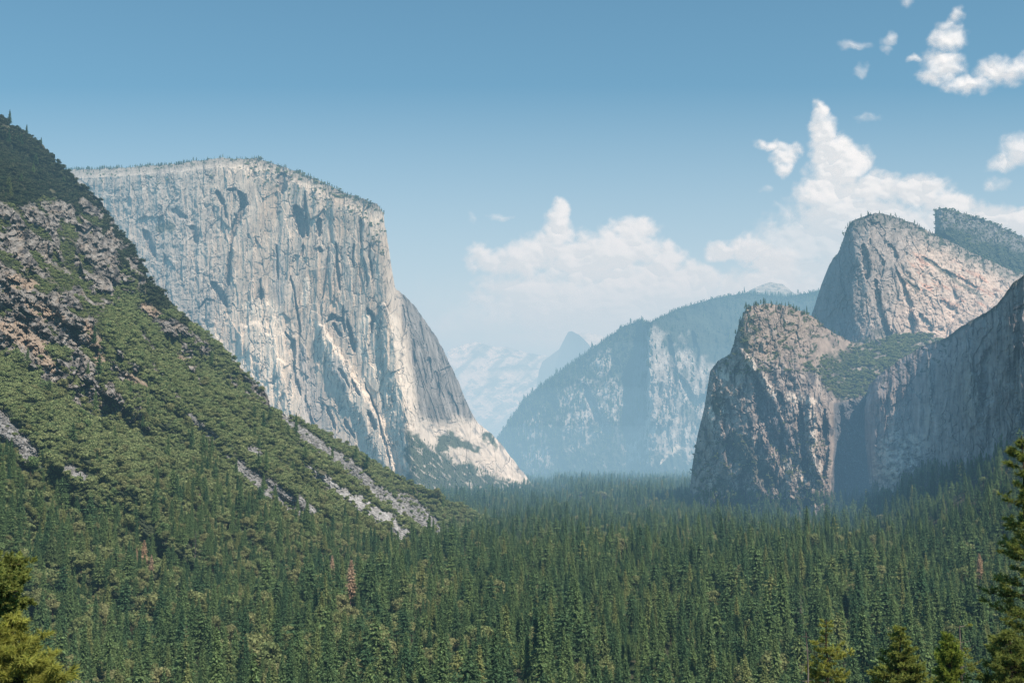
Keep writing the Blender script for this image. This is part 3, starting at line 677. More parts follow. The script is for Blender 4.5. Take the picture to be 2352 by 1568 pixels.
def uc_paint(px, py, v, n):
    w = 14 * fbm(px / 30, py / 30, 4, 621); w2 = 14 * fbm(px / 30, py / 30, 4, 622)
    s1 = fbm((px + .35 * py) / 9, py / 40, 4, 623); bl = fbm(px / 30, py / 30, 5, 624)
    val = .44 + .12 * s1 + .08 * bl
    c = np.stack([val * 1.09, val * .955, val * .87], -1)
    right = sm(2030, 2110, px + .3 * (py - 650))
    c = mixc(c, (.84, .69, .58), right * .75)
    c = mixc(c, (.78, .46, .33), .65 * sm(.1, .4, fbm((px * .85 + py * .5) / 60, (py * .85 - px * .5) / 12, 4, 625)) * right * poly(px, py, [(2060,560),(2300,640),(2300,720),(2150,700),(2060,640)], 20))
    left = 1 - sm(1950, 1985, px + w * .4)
    c = mixc(c, (.19, .195, .21), left * .88)  # left face darkened in colour as painted shade
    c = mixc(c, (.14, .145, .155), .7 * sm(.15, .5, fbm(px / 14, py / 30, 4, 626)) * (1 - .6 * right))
    c = mixc(c, (.10, .10, .11), .4 * cracks(px, py, 39, 90, 661, .06) + .25 * cracks(px, py, 21, 40, 671, .06))
    capy = np.interp(px, [1900,1944,1962,2010,2050,2100,2160,2235,2320], [600,525,504,490,495,514,545,580,620])
    cap = 1 - sm(6, 40, py - capy + 20 * bl)
    c = mixc(c, (.20, .195, .18), cap * .6)
    g = cap * sm(-.05, .25, fbm(px / 12, py / 10, 4, 627)) * .9
    g = np.maximum(g, sm(770, 800, py + w2) * sm(1970, 2000, px) * (1 - sm(2110, 2150, px)))
    for pts, w0, w1 in [([(2120,588),(2190,640),(2260,690)],5,4),([(2080,640),(2110,670)],5,6),([(2000,760),(2060,770)],8,8)]:
        g = np.maximum(g, .7 * stroke(px + w * .5, py + w2 * .5, pts, w0, w1, .6))
    return mixc(c, (.055, .075, .045), np.clip(g, 0, 1) * .9)
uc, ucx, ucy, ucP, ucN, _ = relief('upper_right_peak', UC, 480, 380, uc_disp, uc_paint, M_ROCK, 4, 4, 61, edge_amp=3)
tag(uc, 'sunlit pinkish granite peak above the brown buttress', kind='structure')
BP = [
 [(2140,640,4300),(2142,600,4320),(2144,560,4340),(2148,520,4360),(2147,484,4380)],
 [(2160,645,4200),(2160,600,4230),(2160,560,4260),(2160,520,4290),(2160,478,4340)],
 [(2200,660,4150),(2200,610,4200),(2200,570,4250),(2200,530,4300),(2200,486,4380)],
 [(2270,690,4150),(2270,640,4210),(2270,600,4270),(2270,560,4330),(2270,508,4420)],
 [(2350,700,4150),(2350,650,4220),(2350,620,4290),(2350,580,4360),(2350,545,4450)],
 [(2480,720,4150),(2480,690,4220),(2480,660,4290),(2480,630,4360),(2480,600,4450)]]
def bp_paint(px, py, v, n):
    w = 12 * fbm(px / 24, py / 24, 4, 721)
    val = .27 + .12 * fbm(px / 9, py / 12, 4, 722)
    c = np.stack([val * 1.03, val, val * .97], -1)
    capy = np.interp(px, [2147,2200,2270,2350], [484,486,508,545])
    g = sm(26, 50, py - capy + w) * .85 * (1 - sm(640, 665, py + w)) + .6 * sm(.1, .35, fbm(px / 12, py / 8, 4, 723))
    g *= 1 - .6 * stroke(px + w, py, [(2230,555),(2300,545),(2352,560)], 8, 8, .6)
    return mixc(c, (.055, .08, .045), np.clip(g, 0, .93))
bp, bpx, bpy_, bpP, bpN, _ = relief('back_right_peak', BP, 260, 200, lambda x, y, v: cliffdisp(x, y, 701, 16, 9, 5, 20, 30), bp_paint, M_ROCK, 3, 3, 71, edge_amp=2)
tag(bp, 'dark brushy rock summit behind the sunlit peak, far right skyline', kind='structure')

# ------------------------------------------------------------------ valley floor
def smax(a, b, k):
    return .5 * (a + b + np.sqrt((a - b) ** 2 + k * k))
def floor_z(x, y):
    x = np.asarray(x, float); y = np.asarray(y, float)
    z = 14 * fbm(x / 200, y / 260, 3, 801) * np.clip((y - 500) / 500, 0, 1)
    near = 148 * np.clip(1 - y / 560, 0, 1) ** 1.4
    right = .8 * (x - 690 + .14 * (2240 - y)) * np.clip((2900 - y) / 600, 0, 1) + 12 * fbm(x / 120, y / 120, 3, 802)
    z = z + smax(right, 0 * x, 30) * (x > 200) - 0
    return z + near
ss = np.concatenate([np.linspace(-3, -.62, 12), np.linspace(-.6, .6, 340), np.linspace(.62, 3, 12)])
yy = np.concatenate([[-300, -100], np.geomspace(4, 9000, 420), [12000, 20000, 40000]])
SG, YG = np.meshgrid(ss, yy)
XG = SG * np.maximum(YG, 300.0 - 0 * YG) * np.where(YG < 300, .6 + .4 * np.clip(YG, 0, 300) / 300, 1)
ZG = floor_z(XG, YG)
ZG[YG < 4] = 148.2
nf = fbm(XG / 40, YG / 40, 4, 811)
fc = mixc(np.zeros(XG.shape + (3,)) + (.075, .072, .045), (.045, .06, .03), sm(-.2, .3, nf))
floor = grid_mesh('valley_floor', np.stack([XG, YG, ZG], -1), fc, M_FLOOR, True)
tag(floor, 'dark forest ground across the valley floor', kind='structure')

# ------------------------------------------------------------------ tree generators
def conifer_parts(seed, H=34.0, R=4.2, base=.12, droop=.35, power=.85, gap=1.0, leafs=5, size=1.0, ragged=.25, dens=1.0):
    r = np.random.default_rng(seed)
    Q = []; tint = []
    z = H * base
    while z < H * .985:
        f = (z - H * base) / (H * (1 - base))
        rad = R * ((1 - f) ** power) * (1 + ragged * r.normal() * .5) + .25
        rad *= 1 if f > .12 else .55 + .45 * f / .12
        nb = max(4, int(dens * (5 + rad * 1.7)))
        a0 = r.uniform(0, 6.28)
        for k in range(nb):
            a = a0 + k * 6.283 / nb + r.normal() * .25
            L = rad * r.uniform(.62, 1.18)
            nl = max(2, int(leafs * (.4 + L / R)))
            for i in range(nl):
                q = (i + .8) / nl * L
                w = size * (.95 - .45 * (i / nl)) * r.uniform(.7, 1.25) * (1.0 if f < .9 else .6)
                c = np.array([math.cos(a) * q + r.normal() * .22, math.sin(a) * q + r.normal() * .22, z - droop * q * q / max(L, .5) * .9 + r.normal() * .22 + .25 * (i == nl - 1)])
                d = np.array([math.cos(a), math.sin(a), -.35 - .4 * r.random()]); d /= np.linalg.norm(d)
                sd = np.cross(d, [0, 0, 1]); sd /= np.linalg.norm(sd); sd = sd + r.normal(size=3) * .35
                d = d + r.normal(size=3) * .25
                Q.append([c - d * w * .75, c + sd * w * .5, c + d * w * .85, c - sd * w * .5])
                tint += [(.62 + .80 * r.random()) * (.50 + .85 * q / max(L, .1))] * 4  # inner needles darker, outer lighter: crown shading put into tint
        z += gap * r.uniform(.6, 1.2) * (.55 + .45 * (1 - f))
    Q = np.array(Q).reshape(-1, 3)
    # leader
    return Q, np.array(tint)
def tube(pts, rad, n=6):
    """tapered tube through pts"""
    V = []; T = []
    pts = [np.array(p, float) for p in pts]
    for i, p in enumerate(pts):
        d = pts[min(i + 1, len(pts) - 1)] - pts[max(i - 1, 0)]; d /= np.linalg.norm(d) + 1e-9
        a = np.cross(d, [.3, .9, .1]); a /= np.linalg.norm(a) + 1e-9; b = np.cross(d, a)
        for k in range(n):
            an = 6.2832 * k / n
            V.append(p + rad[i] * (math.cos(an) * a + math.sin(an) * b))
    for i in range(len(pts) - 1):
        for k in range(n):
            T.append([i * n + k, i * n + (k + 1) % n, (i + 1) * n + (k + 1) % n, (i + 1) * n + k])
    return np.array(V), np.array(T)
def merge(parts):
    V = []; T = []; o = 0
    for v, t in parts:
        V.append(v); T.append(np.asarray(t) + o); o += len(v)
    return np.concatenate(V), np.concatenate(T)
def quads_mesh(name, Q, tint, mat):
    return tri_mesh(name, Q, np.arange(len(Q)).reshape(-1, 4), tint, mat, True)
def trunk_mesh(name, H, r0, mat, seed=0, top=.96, base=-1.5):
    r = np.random.default_rng(seed)
    zs = np.linspace(base, H * top, 7)
    v, t = tube([(r.normal() * .12 * (i > 0), r.normal() * .12 * (i > 0), z) for i, z in enumerate(zs)], [r0 * (1 - .93 * (i / 6)) + .03 for i in range(7)], 7)
    return tri_mesh(name, v, t, np.ones(len(v)), mat, True)
def broadleaf_parts(seed, H=14.0, R=6.0, n=1500, size=.8):
    r = np.random.default_rng(seed)
    lobes = []
    for i in range(11):
        a = r.uniform(0, 6.28); q = R * .62 * math.sqrt(r.random())
        lobes.append((np.array([math.cos(a) * q, math.sin(a) * q, H * r.uniform(.42, .78)]), R * r.uniform(.28, .5)))
    lobes.append((np.array([0, 0, H * .82]), R * .4))
    Q = []; tint = []
    for k in range(n):
        c, rr = lobes[r.integers(len(lobes))]
        d = r.normal(size=3); d /= np.linalg.norm(d); d[2] = abs(d[2]) * (1 if r.random() < .8 else -1)
        p = c + d * rr * (1 - .35 * r.random() ** 2) * (1, 1, .85)
        w = size * r.uniform(.5, 1.1)
        u = r.normal(size=3); u -= d * u.dot(d) * .8; u /= np.linalg.norm(u); v = np.cross(u, d + r.normal(size=3) * .5); v /= np.linalg.norm(v) + 1e-6
        Q.append([p - u * w * .55, p + v * w * .5, p + u * w * .55, p - v * w * .5]); tint += [(.5 + .8 * r.random()) * (.8 + .3 * d[2])] * 4  # lobe tops lighter than undersides: overhead light put into tint
    return np.array(Q).reshape(-1, 3), np.array(tint)

CON = []   # (crown mesh, trunk mesh, height)
specs = [(34, 5.6, .10, .35, 1.0), (38, 5.0, .12, .30, .95), (30, 6.4, .06, .40, 1.0), (36, 6.4, .18, .25, .8), (25, 5.4, .05, .40, 1.0), (41, 6.0, .2, .35, .92)]
specs += [(37, 6.0, .30, .15, .50), (31, 5.5, .22, .1, .55)]
for i, (H, R, b, dr, pw) in enumerate(specs):
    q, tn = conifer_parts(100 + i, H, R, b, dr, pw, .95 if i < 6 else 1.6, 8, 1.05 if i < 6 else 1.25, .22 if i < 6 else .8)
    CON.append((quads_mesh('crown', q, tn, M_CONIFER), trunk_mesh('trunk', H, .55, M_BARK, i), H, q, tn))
OAK = []
for i, (H, R) in enumerate([(13, 6.2), (11, 5.4), (15, 6.4)]):
    q, tn = broadleaf_parts(200 + i, H, R, 1300, 1.0)
    tv, tt_ = merge([tube([(0, 0, -1), (.2, 0, H * .3), (.1, .2, H * .6)], [.45, .35, .2]), tube([(.2, 0, H * .3), (R * .3, .5, H * .55)], [.25, .1]), tube([(.2, 0, H * .3), (-R * .3, -.5, H * .55)], [.25, .1])])
    OAK.append((quads_mesh('crown', q, tn, M_OAK), tri_mesh('trunk', tv, tt_, np.ones(len(tv)), M_BARK, True), H, q, tn))
BRU = []
for i in range(3):
    q, tn = broadleaf_parts(300 + i, 3.6, 3.2, 260, .95)
    BRU.append((quads_mesh('brush_clump', q, tn, M_BRUSH), None, 3.6, q, tn))

def proto(name, crown, trunk):
    """unlinked source for the masses: crown and trunk in one mesh"""
    if trunk is None: return bpy.data.objects.new(name, crown)
    nv = len(crown.vertices); V = np.empty(nv * 3, np.float32); crown.vertices.foreach_get('co', V)
    tvn = len(trunk.vertices); W = np.empty(tvn * 3, np.float32); trunk.vertices.foreach_get('co', W)
    a = np.empty(nv, np.float32); crown.attributes['tint'].data.foreach_get('value', a)
    T1 = np.empty(len(crown.loops), np.int32); crown.loops.foreach_get('vertex_index', T1)
    T2 = np.empty(len(trunk.loops), np.int32); trunk.loops.foreach_get('vertex_index', T2)
    me = tri_mesh(name, np.concatenate([V, W]).reshape(-1, 3), np.concatenate([T1, T2 + nv]).reshape(-1, 4), np.concatenate([a, np.ones(tvn)]), crown.materials[0], True)
    me.materials.append(trunk.materials[0])
    mi = np.zeros(len(me.polygons), np.int32); mi[len(T1) // 4:] = 1; me.polygons.foreach_set('material_index', mi)
    return bpy.data.objects.new(name, me)
def scatter(name, P, scl, rot, kinds, protos, label):
    """one mass: points that carry copies of the tree shapes"""
    me = bpy.data.meshes.new(name); n = len(P)
    me.vertices.add(n); me.vertices.foreach_set('co', np.asarray(P, np.float32).reshape(-1))
    for nm, v, ty in (('k', kinds, 'INT'), ('sc', scl, 'FLOAT'), ('rz', rot, 'FLOAT')):
        me.attributes.new(nm, ty, 'POINT').data.foreach_set('value', np.asarray(v, np.int32 if ty == 'INT' else np.float32))
    o = bpy.data.objects.new(name, me); C.objects.link(o)
    ng = bpy.data.node_groups.new(name, 'GeometryNodeTree')
    ng.interface.new_socket('Geometry', in_out='INPUT', socket_type='NodeSocketGeometry')
    ng.interface.new_socket('Geometry', in_out='OUTPUT', socket_type='NodeSocketGeometry')
    N, L = ng.nodes, ng.links
    gi = N.new('NodeGroupInput'); go = N.new('NodeGroupOutput')
    j = N.new('GeometryNodeJoinGeometry')
    for p in protos:
        oi = N.new('GeometryNodeObjectInfo'); oi.inputs['Object'].default_value = p; oi.inputs['As Instance'].default_value = True
        L.new(oi.outputs['Geometry'], j.inputs[0])
    ip = N.new('GeometryNodeInstanceOnPoints'); ip.inputs['Pick Instance'].default_value = True
    def att(nm, ty):
        a = N.new('GeometryNodeInputNamedAttribute'); a.data_type = ty; a.inputs[0].default_value = nm; return a.outputs[0]
    cx = N.new('ShaderNodeCombineXYZ'); L.new(att('rz', 'FLOAT'), cx.inputs[2])
    er = N.new('FunctionNodeEulerToRotation'); L.new(cx.outputs[0], er.inputs[0])
    L.new(gi.outputs[0], ip.inputs['Points']); L.new(j.outputs[0], ip.inputs['Instance'])
    L.new(att('k', 'INT'), ip.inputs['Instance Index']); L.new(er.outputs[0], ip.inputs['Rotation']); L.new(att('sc', 'FLOAT'), ip.inputs['Scale'])
    L.new(ip.outputs[0], go.inputs[0])
    md = o.modifiers.new('scatter', 'NODES'); md.node_group = ng
    tag(o, label, kind='stuff')
    return o
PC = [proto('conifer_source', c, t) for c, t, *_ in CON]
PO = [proto('oak_source', c, t) for c, t, *_ in OAK]
PB = [proto('brush_source', c, None) for c, *_ in BRU]

# ------------------------------------------------------------------ forest points
def jitter_grid(x0, x1, y0, y1, sp):
    xs = np.arange(x0, x1, sp); ys = np.arange(y0, y1, sp)
    X, Y = np.meshgrid(xs, ys); X = X + rng.uniform(-.5, .5, X.shape) * sp; Y = Y + rng.uniform(-.5, .5, Y.shape) * sp
    return X.ravel(), Y.ravel()
def hill_plane(x, y): return -.81 * x + .25 * (y - 2250)
pts = []
for y0, y1, sp in ((470, 1500, 12.0), (1500, 2600, 14), (2600, 4200, 17.5), (4200, 6300, 21)):
    X, Y = jitter_grid(-.56 * y1, .56 * y1, y0, y1, sp)
    m = np.abs(X) < .53 * Y; X, Y = X[m], Y[m]
    m = ~((hill_plane(X, Y) > 6) & (Y < 2500 + .0 * X)); X, Y = X[m], Y[m]
    pts.append(np.stack([X, Y], -1))
FP = np.concatenate(pts)
FZ = floor_z(FP[:, 0], FP[:, 1])
fpx, fpy = to_px(FP[:, 0], FP[:, 1], FZ)
gap = fbm(FP[:, 0] / 90, FP[:, 1] / 90, 3, 901)
cl = ((np.hypot(fpx - 1040, (fpy - 1508)) < 14) | (np.hypot(fpx - 1890, (fpy - 1160) * 1.3) < 14))
m = (gap < .50) & ~cl
FP, FZ, gap = FP[m], FZ[m], gap[m]
n = len(FP)
oakm = rng.random(n) < np.where(fbm(FP[:, 0] / 110, FP[:, 1] / 110, 3, 905) + .34 * (FP[:, 0] < -60) * (FP[:, 1] < 1700) > .22, .5, .07)
bigv = 1 + .30 * fbm(FP[:, 0] / 120, FP[:, 1] / 120, 2, 906)
scale = np.clip(rng.normal(.80, .26, n), .30, 1.4) * bigv
# hillside trees: pick grid cells of the slope
def hill_pick(density, px_, py_, P_):
    """density = trees per square metre of slope (horizontal) per grid vertex"""
    ax = np.abs(np.gradient(P_[..., 0], axis=1) * np.gradient(P_[..., 1], axis=0) - np.gradient(P_[..., 1], axis=1) * np.gradient(P_[..., 0], axis=0))
    ax = np.maximum(ax, .3 * np.linalg.norm(np.cross(np.gradient(P_, axis=0), np.gradient(P_, axis=1)), axis=-1))
    k = rng.random(px_.shape) < density * ax
    return P_[k], px_[k], py_[k]
dens = np.zeros_like(hlx)
lowline = np.interp(hlx, [-300,0,150,300,420,500,600,730,850,960,1100], [1010,1050,1120,1150,1105,1125,1165,1198,1228,1262,1240])
below = sm(-10, 60, hly - lowline)
dens = .0060 * below + .0003 * sm(700, 1000, hly)
dens += .0012 * (hly < 470) * sm(0, .3, fbm(hlx / 30, hly / 30, 3, 952))
dens += .0045 * stroke(hlx, hly, [(430,1010),(455,1060),(480,1120)], 22, 30, .6)
scm = hill_scree(hlx, hly)
inview = (hlx > -60) & (hlP[..., 2] > -4) & (hly < 1640)
dens *= (1 - .93 * scm) * inview
HPc, hcx, hcy = hill_pick(dens, hlx, hly, hlP)
densO = (.0085 * sm(-120, 20, hly - lowline) * sm(-.15, .2, fbm(hlx / 60, hly / 40, 3, 911)) + .0008 * sm(800, 1000, hly) + .0040 * stroke(hlx, hly, [(640,1180),(720,1240),(620,1260),(760,1330),(840,1400)], 60, 50, .7)) * (1 - scm) * inview
HPo, hox, hoy = hill_pick(densO, hlx, hly, hlP)
veg, vtan, _, vrock = hill_veg(hlx, hly)
HPb, hbx, hby = hill_pick(.085 * veg * inview * (1 - .5 * below), hlx, hly, hlP)

con = [(x, y, z, s, 0) for (x, y), z, s in zip(FP[~oakm], FZ[~oakm], scale[~oakm])]
con += [(p[0], p[1], p[2], s, 1) for p, s in zip(HPc, np.clip(rng.normal(.72, .17, len(HPc)), .35, 1.2))]
con = np.array(con)
oak = [(x, y, z, s * 1.45, 0) for (x, y), z, s in zip(FP[oakm], FZ[oakm], scale[oakm])]
oak += [(p[0], p[1], p[2], s, 1) for p, s in zip(HPo, np.clip(rng.normal(1.0, .28, len(HPo)), .4, 1.4))]
oak = np.array(oak)
# things that stand out in the photo and are placed by hand: keep the mass clear of them
HERO = [] # (px, py_top, distance, height, kind, label)
def near_hero(a, r):
    k = np.ones(len(a), bool)
    for h, dd in zip(HERO_XY, HERO_DEF):
        k &= np.hypot(a[:, 0] - h[0], a[:, 1] - h[1]) > r
        if dd[0] == 'floor':      # an opening in front of the tree lets it show
            L_ = math.hypot(h[0], h[1]); ux, uy = h[0] / L_, h[1] / L_
            al_ = (h[0] - a[:, 0]) * ux + (h[1] - a[:, 1]) * uy; la_ = np.abs(a[:, 0] * uy - a[:, 1] * ux)
            k &= ~((al_ > 0) & (al_ < 75) & (la_ < 6.5))
    return k
def stand(x, y):
    z = float(floor_z(x, y))
    if hill_plane(x, y) > 0:
        d = (hlP[..., 0] - x) ** 2 + (hlP[..., 1] - y) ** 2
        i = np.unravel_index(np.argmin(d), d.shape); z = max(z, float(hlP[i][2]))
    return z
def foot_on_hill(px, py):
    d = (hlx - px) ** 2 + (hly - py) ** 2
    i = np.unravel_index(np.argmin(d), d.shape); return hlP[i]
HERO_DEF = [
 ('hill', 458, 1172, .62, 'dead', 'small orange dead conifer high on the green slope'),
 ('hill', 330, 1312, .95, 'dead', 'tallest orange dead conifer of the three standing together on the lower slope'),
 ('hill', 312, 1300, .55, 'dead', 'reddish dead conifer, left one of the three standing together on the lower slope'),
 ('hill', 347, 1322, .62, 'dead', 'thin reddish dead conifer, right one of the three standing together on the lower slope'),
 ('floor', 805, 1392, 1.3, 'dead', 'large orange brown dead conifer standing above the oaks on the valley edge'),
 ('floor', 762, 1345, 1.05, 'dead', 'faded reddish dead conifer left of the large orange one'),
 ('floor', 1579, 1238, .8, 'dead', 'small faint red dead conifer far out in the valley forest'),
 ('floor', 2252, 1342, 1.0, 'dead', 'dull purple brown dead conifer in the forest at the right'),
 ('floor', 1842, 1490, 1.3, 'grey', 'pale grey half bare conifer rising above the green forest'),
 ('hill', 448, 1290, 1.0, 'grey', 'bare grey conifer with thin twigs among the slope trees'),
 ('hill', 817, 1058, .95, 'green', 'lone dark conifer on the brushy crest in front of the pale cliff foot'),
 ('hill', 1017, 1168, .8, 'green', 'lone dark conifer on the low end of the hillside crest'),
 ('hill', 22, 284, .95, 'green', 'dark conifer standing up from the top left skyline of the hillside'),
 ('hill', 62, 312, .8, 'green', 'bushy dark conifer on the hillside skyline, second from the top'),
 ('hill', 93, 331, .5, 'green', 'small pointed conifer on the hillside skyline, third from the top'),
]
HERO_XY = []; hero_pos = []
for kind_, px_, py_, sc_, k_, lab in HERO_DEF:
    if kind_ == 'hill': p = foot_on_hill(px_, py_)
    else:
        s_, t_ = st(px_, py_); Yv = 600.0
        for _ in range(4000):
            if CAMZ + t_ * Yv < floor_z(s_ * Yv, Yv): break
            Yv += 2
        p = np.array([s_ * Yv, Yv, float(floor_z(s_ * Yv, Yv))])
    hero_pos.append(p); HERO_XY.append(p[:2])
con = con[near_hero(con, 10)]; oak = oak[near_hero(oak, 11)]

# the 300 largest-looking conifers and oaks are things; the rest are masses
def split(a, Hm, cap):
    px1, py1 = to_px(a[:, 0], a[:, 1], a[:, 2] + a[:, 3] * Hm)
    vis = (px1 > 4) & (px1 < 2348) & (py1 < 1558)
    dist = np.hypot(a[:, 0], a[:, 1]); app = np.where(vis, a[:, 3] / dist, 0)
    o = np.argsort(-app); k = np.zeros(len(a), bool); k[o[:cap]] = True
    return k, px1, py1
def make_tree(name, crown, trunk, loc, sc, rz, label, cat, group=None):
    e = bpy.data.objects.new(name, None); C.objects.link(e); e.empty_display_size = .1
    e.location = loc; e.rotation_euler = (0, 0, rz); e.scale = (sc, sc, sc)
    tag(e, label, cat, group)
    for nm, me in (('crown', crown), ('trunk', trunk)):
        if me is None: continue
        c = bpy.data.objects.new(nm, me); C.objects.link(c); c.parent = e
    return e
kc, cpx, cpy = split(con, 33, 290)
ckind = rng.integers(0, len(CON), len(con)); crot = rng.uniform(0, 6.28, len(con))
ko, opx, opy = split(oak, 12, 150)
okind = rng.integers(0, len(OAK), len(oak)); orot = rng.uniform(0, 6.28, len(oak))
CONW = ['tall', 'slender', 'low broad', 'full crowned', 'short', 'very tall', 'ragged round topped', 'ragged open']
def zone(px, hillf):
    if hillf: return 'on the lower left slope'
    return ('near the left bottom corner' if px < 500 else 'at the bottom edge left of centre' if px < 1000 else 'at the bottom edge near the middle' if px < 1500
            else 'at the bottom edge right of centre' if px < 1950 else 'near the right bottom corner')
for i in np.nonzero(kc)[0]:
    x, y, z, s, h = con[i]; k = ckind[i]
    make_tree('conifer_tree', CON[k][0], CON[k][1], (x, y, z), s, crot[i], CONW[k] + ' green conifer in the nearest forest ' + zone(cpx[i], h), 'conifer', 'conifers in the nearest part of the forest')
OW = ['rounded', 'small', 'tall']
for i in np.nonzero(ko)[0]:
    x, y, z, s, h = oak[i]; k = okind[i]
    make_tree('oak_tree', OAK[k][0], OAK[k][1], (x, y, z), s, orot[i], OW[k] + ' olive broadleaf tree among near conifers ' + zone(opx[i], h), 'broadleaf tree', 'broadleaf trees among the nearest conifers')
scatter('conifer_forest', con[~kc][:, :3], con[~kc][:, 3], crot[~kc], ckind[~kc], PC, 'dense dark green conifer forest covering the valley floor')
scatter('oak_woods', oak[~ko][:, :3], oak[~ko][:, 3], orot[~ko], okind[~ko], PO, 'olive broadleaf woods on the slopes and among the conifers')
M_DKBRUSH = leaf_mat('dark_brush_leaves', (.075, .105, .055), (.115, .125, .070), (.05, .08, .045), .2)
def recol(objs, nm, mat):
    out = []
    for p in objs:
        m = p.data.copy(); m.materials[0] = mat; out.append(bpy.data.objects.new(nm, m))
    return out
topm = (hby - 90 * fbm(hbx / 60, hby / 60, 3, 951)) < np.interp(hbx, [-300, 150, 260, 360, 600], [470, 470, 560, 700, 800])
nt0 = int(topm.sum())
scatter('dark_brush', HPb[topm], np.clip(rng.normal(1.1, .5, nt0), .35, 2.6), rng.uniform(0, 6.28, nt0), rng.integers(0, 3, nt0), recol(PB, 'dark_brush_source', M_DKBRUSH), 'dark scrub on the top of the left hillside')
HPb, hbx, hby = HPb[~topm], hbx[~topm], hby[~topm]
nb = len(HPb)
scatter('brush', HPb, np.clip(rng.normal(1.12, .5, nb), .3, 2.8) * np.where(hbx + (hby - 450) * .3 < 330, np.where(hby < 800, .6, 1), 1), rng.uniform(0, 6.28, nb), rng.integers(0, 3, nb), PB, 'green brush covering the left hillside')
# dead and lone trees
DEADM = []
q, tn = conifer_parts(400, 33, 4.6, .2, .2, .7, 1.0, 7, 1.3, .4, 1.3); DEADM.append(quads_mesh('crown', q, tn, M_DEAD))
q2, tn2 = conifer_parts(401, 33, 4.0, .2, .1, .6, 1.9, 5, .5, .6, .6); GREYM = quads_mesh('crown', q2, tn2, M_GREY)
TR_L = trunk_mesh('trunk', 33, .5, M_BARK_LIGHT, 5)
for (kind_, px_, py_, sc_, k_, lab), p in zip(HERO_DEF, hero_pos):
    cm, tm = {'dead': (DEADM[0], TR_L), 'grey': (GREYM, TR_L), 'green': (CON[2][0], CON[2][1])}[k_]
    make_tree({'dead': 'dead_conifer', 'grey': 'bare_conifer', 'green': 'conifer_tree'}[k_], cm, tm, tuple(p), sc_, px_ * .1, lab, {'dead': 'dead conifer', 'grey': 'bare conifer', 'green': 'conifer'}[k_])

# small trees on rims, ledges and talus of the big rocks
def mass_on(name, P_, px_, py_, w, n_, sc0, sc1, protos, label, jitter=0):
    p = (w / w.sum()).ravel(); idx = rng.choice(w.size, n_, p=p, replace=True)
    Q = P_.reshape(-1, 3)[idx] + rng.normal(0, 3, (n_, 3)) * (1, 1, 0)
    scatter(name, Q, rng.uniform(sc0, sc1, n_), rng.uniform(0, 6.28, n_), rng.integers(0, len(protos), n_), protos, label)
vv = np.linspace(0, 1, elP.shape[0])[:, None] + 0 * elx
rimw = (np.exp(-(1 - vv) * 90) * (elx < 880) * (.35 + sm(-.1, .4, fbm(elx / 16, ely / 30, 3, 921))) * np.where(elx < 420, 2.2, 1) * (1 - .7 * np.exp(-((elx - 500) / 40) ** 2)))
mass_on('rim_trees', elP, elx, ely, rimw, 520, .18, .46, PC[2:5], 'tiny trees along the top rim of the pale monolith')
capw = np.where((vv > .84) & (elx < 880), sm(.1, .4, fbm(elx / 14, ely / 8, 3, 103)), 0)
mass_on('summit_brush', elP, elx, ely, capw * np.where(elx > 560, 1, .15) + 1e-9, 420, .8, 2.2, PB, 'dark brush patches on the monolith summit slabs')
tal = poly(elx, ely, [(938,995),(985,1020),(1045,1050),(1100,1075),(1150,1098),(1240,1125),(940,1125)], 4)
mass_on('talus_woods', elP, elx, ely, tal, 1500, .16, .36, PC + PO, 'green woods on the talus at the foot of the monolith')
vv2 = np.linspace(0, 1, seP.shape[0])[:, None] + 0 * sex
mass_on('ridge_trees', seP, sex, sey, np.exp(-(1 - vv2) * 70) + .0, 2600, .22, .55, PC, 'tiny dark trees along the skyline of the hazy ridge')
mass_on('ridge_forest', seP, sex, sey, (1 - .8 * sm(1480, 1500, sex) * (1 - sm(1660, 1700, sex))) * np.ones_like(sex), 5000, .6, 1.3, PC, 'hazy forest on the slopes of the far ridge')
vl = np.linspace(0, 1, lcP.shape[0])[:, None] + 0 * lcx
wl = poly(lcx, lcy, [(1880,860),(1850,840),(1930,810),(1990,790),(2060,760),(2240,760),(2240,900),(1990,908),(1930,918),(1905,900)], 8)
wl = wl * (1 - .92 * sm(.08, .3, fbm(lcx / 34, lcy / 16, 5, 427)))
mass_on('bowl_brush', lcP, lcx, lcy, wl + .0, 2600, .9, 2.4, PB, 'green brush filling the bowl behind the brown buttress')
wl2 = sm(.1, .4, fbm(lcx / 17, lcy / 13, 4, 428)) * (lcx < 1900) * np.where(lcy < 860, 1, .7 * sm(960, 1080, lcy))
mass_on('buttress_brush', lcP, lcx, lcy, wl2, 1700, .4, 1.3, PB, 'scattered dark shrubs on the brown buttress')
wl3 = np.exp(-(1 - vl) * 60) * (lcx > 1690) * (lcx < 1960)
mass_on('buttress_rim_trees', lcP, lcx, lcy, wl3, 130, .2, .5, PC, 'tiny conifers along the top of the brown buttress')
wl4 = sm(1130, 1160, lcy) * np.ones_like(lcx)
mass_on('buttress_foot_woods', lcP, lcx, lcy, wl4, 700, .3, .7, PC + PO, 'woods at the foot of the brown buttress')
vu = np.linspace(0, 1, ucP.shape[0])[:, None] + 0 * ucx
wu = np.exp(-(1 - vu) * 40) * (ucx > 1930) * (.3 + sm(0, .3, fbm(ucx / 12, ucy / 10, 4, 627))) 
mass_on('peak_rim_trees', ucP, ucx, ucy, wu, 260, .16, .42, PC[2:5], 'tiny trees along the crest of the sunlit peak')
wu2 = sm(770, 800, ucy) * sm(1970, 2000, ucx) * (1 - sm(2120, 2160, ucx)) + .10 * (vu > .93) * sm(.05, .3, fbm(ucx / 12, ucy / 10, 4, 627))
mass_on('peak_brush', ucP, ucx, ucy, wu2, 1100, .7, 1.7, PB, 'dark shrubs on the cap and foot of the sunlit peak')
